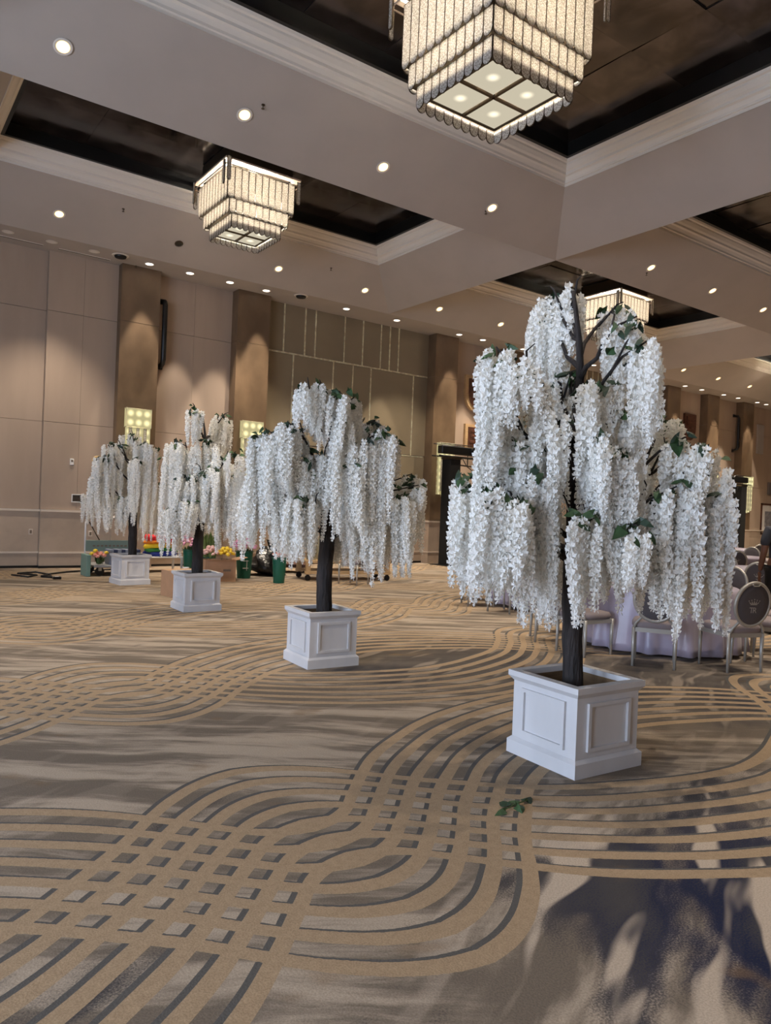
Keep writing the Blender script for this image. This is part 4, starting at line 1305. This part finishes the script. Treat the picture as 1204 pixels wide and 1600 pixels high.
def bouquet(x, y, z, label, n, R, dh, r0, mat, seed, fz=None):
    t = thing('flower_bunch', label, 'flowers', (x, y, z))
    foliage(t, R * .62, -.16, .04 if fz is None else fz, 46, seed)
    blooms(t, dome(n, R, dh, seed, .05), r0, mat, seed)
    return t
bucket(6.90, 12.95, .50, .145, 'green bucket of salmon roses left of the second tree trunk')
bouquet(6.90, 12.95, .50, 'flat bunch of salmon pink roses in the right green bucket', 22, .15, .03, .035, M['salmon'], 4)
bucket(6.62, 13.95, .56, .18, 'green bucket with printed white lines behind the open carton', True)
bouquet(6.62, 13.95, .58, 'full bunch of mauve pink roses in the printed green bucket', 34, .25, .20, .048, M['pink'], 7)
bucket(6.02, 15.35, .50, .17, 'green bucket of pale pink flowers beside the third tree trunk')
bouquet(6.02, 15.35, .54, 'tall bunch of pale pink flowers behind the third tree trunk', 30, .22, .26, .05, M['pink'], 9)
# open carton with yellow and blush roses on it
t = thing('cardboard_carton', 'open brown cardboard carton holding yellow and blush roses', 'box', (5.92, 13.62, 0), -.2)
cx = MB()
for lo, hi in (((-.3, -.2, 0), (.3, -.19, .42)), ((-.3, .19, 0), (.3, .2, .42)), ((-.3, -.19, 0), (-.29, .19, .42)), ((.29, -.19, 0), (.3, .19, .42)), ((-.29, -.19, 0), (.29, .19, .01))):
    cx.box(lo, hi)
cx.obj('body', M['cardboard'], t)
MB().add([(-.3, -.2, .42), (.3, -.2, .42), (.34, -.42, .44), (-.34, -.42, .44), (-.3, -.2, .425), (.3, -.2, .425), (.34, -.42, .447), (-.34, -.42, .447)], [(0, 1, 2, 3), (4, 7, 6, 5), (0, 4, 5, 1), (1, 5, 6, 2), (2, 6, 7, 3), (3, 7, 4, 0)]).obj('flap', M['cardboard'], t)
MB().add([(.3, -.2, .42), (.3, .2, .42), (.52, .22, .47), (.52, -.22, .47), (.3, -.2, .425), (.3, .2, .425), (.52, .22, .477), (.52, -.22, .477)], [(0, 1, 2, 3), (4, 7, 6, 5), (0, 4, 5, 1), (1, 5, 6, 2), (2, 6, 7, 3), (3, 7, 4, 0)]).obj('flap', M['cardboard'], t)
MB().box((.05, -.202, .2), (.2, -.2, .24)).obj('print_mark', M['joint'], t)
t = thing('flower_bunch', 'yellow roses standing in the open carton', 'flowers', (6.05, 13.60, .30))
foliage(t, .12, -.25, .15, 30, 21)
blooms(t, dome(16, .16, .12, 5, .22), .05, M['yellow'], 5)
t = thing('flower_bunch', 'blush and peach roses left of the yellow roses', 'flowers', (5.76, 13.64, .30))
foliage(t, .10, -.25, .15, 30, 22)
blooms(t, dome(16, .16, .14, 6, .22), .05, M['blush'], 6)
t = thing('greenery_bunch', 'bunch of bright green foliage behind the yellow roses', 'foliage', (6.1, 14.6, 0))
MB().lathe([(.14, 0), (.17, .4), (.16, .4), (.13, .02), (0, .02)], 18).obj('vase', M['bucket'], t, smooth=True)
foliage(t, .16, .3, .98, 160, 33, pmat('bright_foliage', (120, 140, 80), .7, var=.35, vscale=10), 1.9)
t = thing('cardboard_box', 'closed brown cardboard box left of the third planter', 'box', (4.42, 11.62, 0), .1)
MB().box((-.26, -.2, 0), (.26, .2, .42)).obj('body', M['cardboard'], t, bevel=.004)
MB().box((-.262, -.03, .419), (.262, .03, .423)).obj('tape', pmat('packing_tape', (196, 170, 130), .3), t)
# rubbish bag
r = random.Random(3)
t = thing('rubbish_bag', 'lumpy black plastic rubbish bag between two green buckets', 'bag', (7.35, 14.5, 0))
def lump(i, an): return .07 * math.sin(an * 4 + i * 1.7) + .045 * math.sin(an * 9 + 2 * i) + r.uniform(-.03, .03)
MB().lathe([(.30, .02), (.40, .06), (.40, .14), (.36, .24), (.31, .34), (.25, .44), (.17, .53), (.07, .62)], 32, wob=lump, M=Matrix.Rotation(.32, 4, 'Y')).obj('body', M['garbage'], t, smooth='all')
MB().lathe([(.05, .56), (.04, .62), (.10, .70), (.13, .76)], 18, wob=lump if False else (lambda i, a: .02 * math.sin(a * 6 + i)), M=Matrix.Rotation(.25, 4, 'Y')).obj('knot', M['garbage'], t, smooth='all')
# platform cart with crates
t = thing('platform_cart', 'grey platform cart with tall white tube handle by the tan wall', 'cart', (4.45, 15.35, 0), math.radians(2))
MB().box((-.55, -.42, .17), (.55, .42, .21)).obj('deck', pmat('grey_deck', (150, 150, 150), .5), t, bevel=.01)
for sx in (-1, 1):
    for sy in (-1, 1):
        w = MB().lathe([(.03, -.02), (.085, -.018), (.085, .018), (.03, .02)], 18, M=Matrix.Translation((sx * .42, sy * .32, .085)) @ Matrix.Rotation(PI / 2, 4, 'X')).obj('wheel', M['black'], t, smooth=True)
        MB().box((sx * .42 - .03, sy * .32 - .035, .10), (sx * .42 + .03, sy * .32 + .035, .17)).obj('caster_fork', M['chrome'], t)
MB().tube([(-.50, .40, .2), (-.50, .42, 1.02), (-.46, .42, 1.10), (-.38, .42, 1.13), (.38, .42, 1.13), (.46, .42, 1.10), (.50, .42, 1.02), (.50, .40, .2)], .02, 8).obj('handle', M['white'], t, smooth='all')
MB().tube([(-.46, .42, 1.08), (-.2, .40, .62), (.0, .38, .58)], .012, 8).obj('brace', M['bronze'], t, smooth='all')
sg = MB().box((-.50, .37, .44), (.50, .40, .66)).obj('sign_board', pmat('grey_green_board', (122, 140, 130), .6), t, bevel=.004)
for k in range(9):
    MB().box((-.36 + .08 * k, .366, .53), (-.31 + .08 * k, .37, .56)).obj('sign_mark', M['joint'], sg)
navy = pmat('navy_card', (44, 54, 84), .6); slate = pmat('slate_card', (128, 136, 150), .6)
for k in range(8):
    tag(MB().box((-.035, -.18, 0), (.035, .18, .30)).obj('slim_carton', navy if k % 2 else slate, None, (4.27 + .076 * k, 15.2, .212), bevel=.004), '%s slim %s carton from the left on the platform cart' % (ORD[k], 'navy' if k % 2 else 'slate grey'), 'box', 'slim cartons on the cart')
t = thing('flower_bunch', 'small mixed bunch of peach and yellow flowers on the cart', 'flowers', (4.02, 15.0, .30))
foliage(t, .08, -.08, .10, 30, 41)
blooms(t, dome(8, .12, .06, 8, .1), .045, M['salmon'], 8); blooms(t, [(-.14, 0, .14), (-.10, -.08, .2), (.12, -.05, .16)], .05, M['yellow'], 3, 'yellow_bloom')
tag(MB().box((-.04, -.22, 0), (.04, .22, .42)).obj('plastic_crate', pmat('pale_green_crate', (120, 150, 136), .5), None, (3.80, 15.1, 0), bevel=.008), 'pale green crate standing on end left of the cart', 'crate')
# rainbow cloth on a low white table, white cups
t = thing('low_table', 'low white side table behind the third planter', 'table', (5.5, 15.75, 0))
MB().box((-.42, -.3, .30), (.42, .3, .33)).obj('tabletop', M['white'], t, bevel=.006)
for sx in (-1, 1):
    for sy in (-1, 1):
        MB().box((sx * .38 - .02, sy * .26 - .02, 0), (sx * .38 + .02, sy * .26 + .02, .30)).obj('leg', M['white'], t)
t = thing('rainbow_cloth', 'rainbow striped cloth bundle on the low white table', 'cloth', (5.5, 15.72, .335))
for k, (c, hh) in enumerate([((40, 60, 150), .10), ((60, 130, 60), .07), ((240, 200, 40), .09), ((238, 130, 30), .06), ((224, 36, 40), .12)]):
    rr = random.Random(k)
    z = sum([.10, .07, .09, .06, .12][:k])
    q = MB().lathe([(.0, z), (.34, z), (.37, z + hh / 2), (.34, z + hh), (0, z + hh)], 28, wob=lambda i, a, k=k: (.03 * math.sin(5 * a + k * 2) if i not in (0, 4) else 0))
    q.v = [(x, y * .6, zz + .015 * math.sin(9 * x + k)) for x, y, zz in q.v]
    q.obj('cloth_fold', pmat('rainbow_%d' % k, c, .8), t, smooth='all')
CUP = MB().lathe([(.05, 0), (.062, .17), (.055, .165), (.045, .01), (0, .01)], 18)
for k, (x, y, z) in enumerate([(4.95, 13.0, 0), (4.98, 12.9, .17)]):
    tag(CUP.obj('white_vase', M['white'], None, (x, y, z), smooth=True), 'white plastic vase, %s of the stack right of the farthest planter' % ('lower' if k == 0 else 'upper'), 'vase')
t = thing('glass_vase', 'clear glass footed vase on the carpet beside the farthest planter', 'vase', (4.72, 12.62, 0))
MB().lathe([(.07, 0), (.07, .008), (.012, .02), (.012, .10), (.08, .16), (.085, .26), (.08, .26), (.07, .165), (0, .11)], 20).obj('body', M['glass'], t, smooth=True)
MB().ball((0, 0, .2), .05, 8, 5).obj('moss', M['stem'], t)
tag(MB().lathe([(.10, 0), (.10, .30), (.095, .30), (.095, .01), (0, .01)], 22).obj('clear_bucket', M['glass'], None, (4.96, 12.62, 0), smooth=True), 'clear plastic bucket on the carpet before the white vases', 'bucket')

# wooden flat cart with glass cylinders, behind the second tree
t = thing('flatbed_cart', 'low wooden flatbed cart with castors behind the second tree', 'cart', (8.62, 13.3, 0), math.radians(-14))
MB().box((-.95, -.38, .36), (.95, .38, .42)).obj('deck', M['light_wood'], t, bevel=.006)
MB().box((-.95, -.38, .14), (.95, -.32, .20)).obj('lower_rail', M['light_wood'], t, bevel=.004); MB().box((-.95, .32, .14), (.95, .38, .20)).obj('lower_rail', M['light_wood'], t, bevel=.004)
for sx in (-1, 1):
    for sy in (-1, 1):
        MB().box((sx * .88 - .05, sy * .34 - .035, .13), (sx * .88 + .05, sy * .34 + .035, .36)).obj('leg', M['light_wood'], t)
        MB().lathe([(.02, -.02), (.06, -.018), (.06, .018), (.02, .02)], 14, M=Matrix.Translation((sx * .88, sy * .34, .06)) @ Matrix.Rotation(PI / 2, 4, 'X')).obj('wheel', M['black'], t, smooth=True)
        MB().box((sx * .88 - .02, sy * .34 - .03, .06), (sx * .88 + .02, sy * .34 + .03, .14)).obj('caster_fork', M['black'], t)
CYL = MB().lathe([(.095, 0), (.10, .005), (.10, .46), (.093, .46), (.093, .02), (0, .02)], 20).mesh('cylinder_vase', M['glass'], smooth=True)
ca, sa = math.cos(math.radians(-14)), math.sin(math.radians(-14))
for k in range(7):
    u = -.75 + .25 * k; v = .05 if k % 2 else -.12
    o = place(CYL, 'cylinder_vase', None, (8.62 + ca * u - sa * v, 13.3 + sa * u + ca * v, .42)); o.scale = (1, 1, 1.0 if k % 2 else .8)
    tag(o, '%s clear glass cylinder vase from the left on the wooden flatbed cart' % ORD[k], 'vase', 'glass cylinder vases')
t = thing('dark_dolly', 'low black furniture dolly beside the green salmon-rose bucket', 'dolly', (8.3, 15.0, 0), -.5)
MB().box((-.4, -.3, .12), (.4, .3, .20)).obj('deck', M['dark_wood'], t, bevel=.006)
for sx in (-1, 1):
    for sy in (-1, 1):
        MB().lathe([(.02, -.025), (.06, -.02), (.06, .02), (.02, .025)], 14, M=Matrix.Translation((sx * .33, sy * .22, .06)) @ Matrix.Rotation(PI / 2, 4, 'X')).obj('wheel', M['black'], t, smooth=True)

# cable on the carpet
tag(MB().tube([(2.55, 15.4, .012), (2.75, 14.95, .012), (2.95, 15.25, .012), (2.7, 15.65, .012), (3.05, 15.85, .012), (3.2, 15.3, .012), (3.12, 14.75, .012), (2.98, 14.95, .02), (3.25, 15.45, .012), (3.6, 15.75, .012), (4.0, 15.95, .012), (4.5, 16.1, .012), (5.0, 16.3, .012)], .022, 6).obj('power_cable', M['black'], smooth='all'), 'tangled black power cable on the carpet at the left', 'cable')
t = thing('plug_box', 'small black plug box at the end of the tangled cable', 'socket', (3.16, 14.55, 0)); MB().box((-.07, -.05, 0), (.07, .05, .05)).obj('body', M['black'], t, bevel=.006); MB().box((-.03, -.03, .05), (.03, .03, .055)).obj('socket_face', M['white'], t)

# ------------------------------------------------------------------ standing man at the right edge
def skin(name, verts, edges, radii, mat, parent, sub=2, root=0):
    me = bpy.data.meshes.new(name)
    me.from_pydata(verts, edges, [])
    ob = bpy.data.objects.new(name, me)
    COL.objects.link(ob)
    ob.modifiers.new('skin', 'SKIN')
    for i, rr in enumerate(radii):
        d = me.skin_vertices[0].data[i]
        d.radius = (rr, rr) if not hasattr(rr, '__len__') else rr
        d.use_root = (i == root)
    sb = ob.modifiers.new('sub', 'SUBSURF'); sb.levels = sub; sb.render_levels = sub
    dg = bpy.context.evaluated_depsgraph_get()
    m2 = bpy.data.meshes.new_from_object(ob.evaluated_get(dg))
    bpy.data.objects.remove(ob)
    m2.name = name
    m2.materials.clear(); m2.materials.append(mat)
    m2.polygons.foreach_set('use_smooth', [True] * len(m2.polygons))
    return place(m2, name, parent)
skin_m = pmat('brown_skin', (112, 76, 58), 0.55, var=.06, vscale=20)
shirt_m = pmat('charcoal_shirt', (52, 54, 62), 0.85, var=.12, vscale=8)
trouser_m = pmat('black_trousers', (16, 16, 18), 0.85)
hair_m = pmat('black_hair', (14, 12, 11), 0.7, bump=.5, bscale=120)
# faces away from the camera, towards the far tables; local +Y is forward
man = thing('person', 'person in a charcoal short-sleeved shirt and black trousers, cut off by the right edge', 'person', (10.66, 5.13, 0), math.radians(-40))
V = [(0, 0, .98), (0, .0, 1.14), (0, .0, 1.32), (0, -.01, 1.44), (0, .0, 1.53), (0, .02, 1.60)]
Ed = [(0, 1), (1, 2), (2, 3), (3, 4), (4, 5)]
Rd = [(.155, .115), (.14, .105), (.165, .115), (.12, .085), .056, .055]
def limb(start, pts, rads):
    last = start
    for p, q in zip(pts, rads):
        V.append(p); Rd.append(q); Ed.append((last, len(V) - 1)); last = len(V) - 1
    return last
for s in (-1, 1):
    limb(3, [(s * .17, -.01, 1.45), (s * .215, -.02, 1.34), (s * .245, -.03, 1.15), (s * .25, .03, .98), (s * .25, .06, .87)], [.068, .058, .047, .040, .028])
    limb(0, [(s * .10, 0, .90), (s * .105, .01, .70), (s * .11, .01, .50), (s * .11, -.015, .30), (s * .11, -.02, .09)], [.10, .085, .062, .056, .04])
skin('body', V, Ed, Rd, skin_m, man)
# hands with five fingers each, lightly curled
for s in (-1, 1):
    hv = [(s * .25, .06, .87), (s * .25, .07, .82), (s * .25, .075, .775)]
    he = [(0, 1), (1, 2)]; hr = [(.026, .026), (.018, .036), (.017, .036)]
    for k, (oy, ln) in enumerate(((-.032, .062), (-.011, .074), (.011, .080), (.032, .072))):
        b0 = len(hv)
        hv += [(s * .25, .075 + oy, .755), (s * .246, .08 + oy, .755 - ln * .5), (s * .232, .085 + oy, .755 - ln)]
        hr += [.0095, .009, .0075]
        he += [(2, b0), (b0, b0 + 1), (b0 + 1, b0 + 2)]
    b0 = len(hv)
    hv += [(s * .242, .118, .815), (s * .232, .135, .785), (s * .225, .140, .755)]
    hr += [.0105, .0095, .008]; he += [(1, b0), (b0, b0 + 1), (b0 + 1, b0 + 2)]
    skin('hand', hv, he, hr, skin_m, man, 1)
# head with face
hd = MB()
n, m = 20, 14
vv = []; ff = []
for i in range(m + 1):
    th = PI * i / m
    for k in range(n):
        a = 2 * PI * k / n
        x, y, z = .077 * math.sin(th) * math.cos(a), .098 * math.sin(th) * math.sin(a), -.118 * math.cos(th)
        if z < 0: x *= 1 - .28 * (-z / .118) ** 1.5; y = y * (1 - .12 * (-z / .118)) + .012 * (-z / .118)
        if y > .06 and abs(x) < .018 and -.045 < z < .02: y += .022 * (1 - abs(x) / .018) * (1 if z < -.015 else .55)
        if y > .05 and .012 < abs(x) < .05 and -.01 < z < .025: y -= .010
        vv.append((x, y, z))
for i in range(m):
    for k in range(n):
        ff.append((i * n + k, i * n + (k + 1) % n, (i + 1) * n + (k + 1) % n, (i + 1) * n + k))
HC = Vector((0, .025, 1.695))
head = MB().add(vv, ff).obj('head', skin_m, man, HC, smooth='all')
for s in (-1, 1):
    MB().ball((s * .03, .083, .008), .011, 8, 6).obj('eye', M['white'], head, smooth='all')
    MB().ball((s * .079, -.005, -.005), .03, 8, 6, sq=(.35, .6, 1)).obj('ear', skin_m, head, smooth='all')
MB().ball((0, .088, -.062), .022, 8, 4, sq=(1, .35, .3)).obj('mouth', pmat('lips', (108, 62, 56), .5), head, smooth='all')
hv = []
for (x, y, z) in vv:
    f = 1.10
    hv.append((x * f, y * f - .006, z * f + .004))
hf = [q for q in ff if all((hv[i][2] > .045 or (hv[i][1] < .015 and hv[i][2] > -.055)) for i in q)]
hr_o = MB().add(hv, hf).obj('hair', hair_m, man, HC, smooth='all')
# clothes
SV = [(0, 0, .93), (0, 0, 1.10), (0, 0, 1.32), (0, -.01, 1.45)]
SE = [(0, 1), (1, 2), (2, 3)]; SR = [(.175, .130), (.165, .125), (.185, .133), (.135, .10)]
for s in (-1, 1):
    b0 = len(SV)
    SV += [(s * .175, -.01, 1.455), (s * .22, -.02, 1.34), (s * .24, -.028, 1.21)]; SR += [.083, .076, .072]
    SE += [(3, b0), (b0, b0 + 1), (b0 + 1, b0 + 2)]
skin('shirt', SV, SE, SR, shirt_m, man)
TV = [(0, 0, .97)]; TE = []; TR = [(.16, .12)]
for s in (-1, 1):
    b0 = len(TV)
    TV += [(s * .10, 0, .88), (s * .107, .01, .68), (s * .112, .01, .48), (s * .112, -.01, .28), (s * .112, -.01, .06)]; TR += [.108, .098, .082, .078, .075]
    TE += [(0, b0)] + [(b0 + i, b0 + i + 1) for i in range(4)]
skin('trousers', TV, TE, TR, trouser_m, man)
for s in (-1, 1):
    MB().add([(s * .112 + x, y, z) for x, y, z in [(-.045, -.10, 0), (.045, -.10, 0), (.052, .10, 0), (.035, .17, 0), (-.035, .17, 0), (-.052, .10, 0), (-.04, -.09, .07), (.04, -.09, .07), (.045, .06, .075), (.03, .15, .035), (-.03, .15, .035), (-.045, .06, .075)]],
             [(5, 4, 3, 2, 1, 0), (6, 7, 8, 9, 10, 11), (0, 1, 7, 6), (1, 2, 8, 7), (2, 3, 9, 8), (3, 4, 10, 9), (4, 5, 11, 10), (5, 0, 6, 11)]).obj('shoe', M['black'], man, bevel=.006)
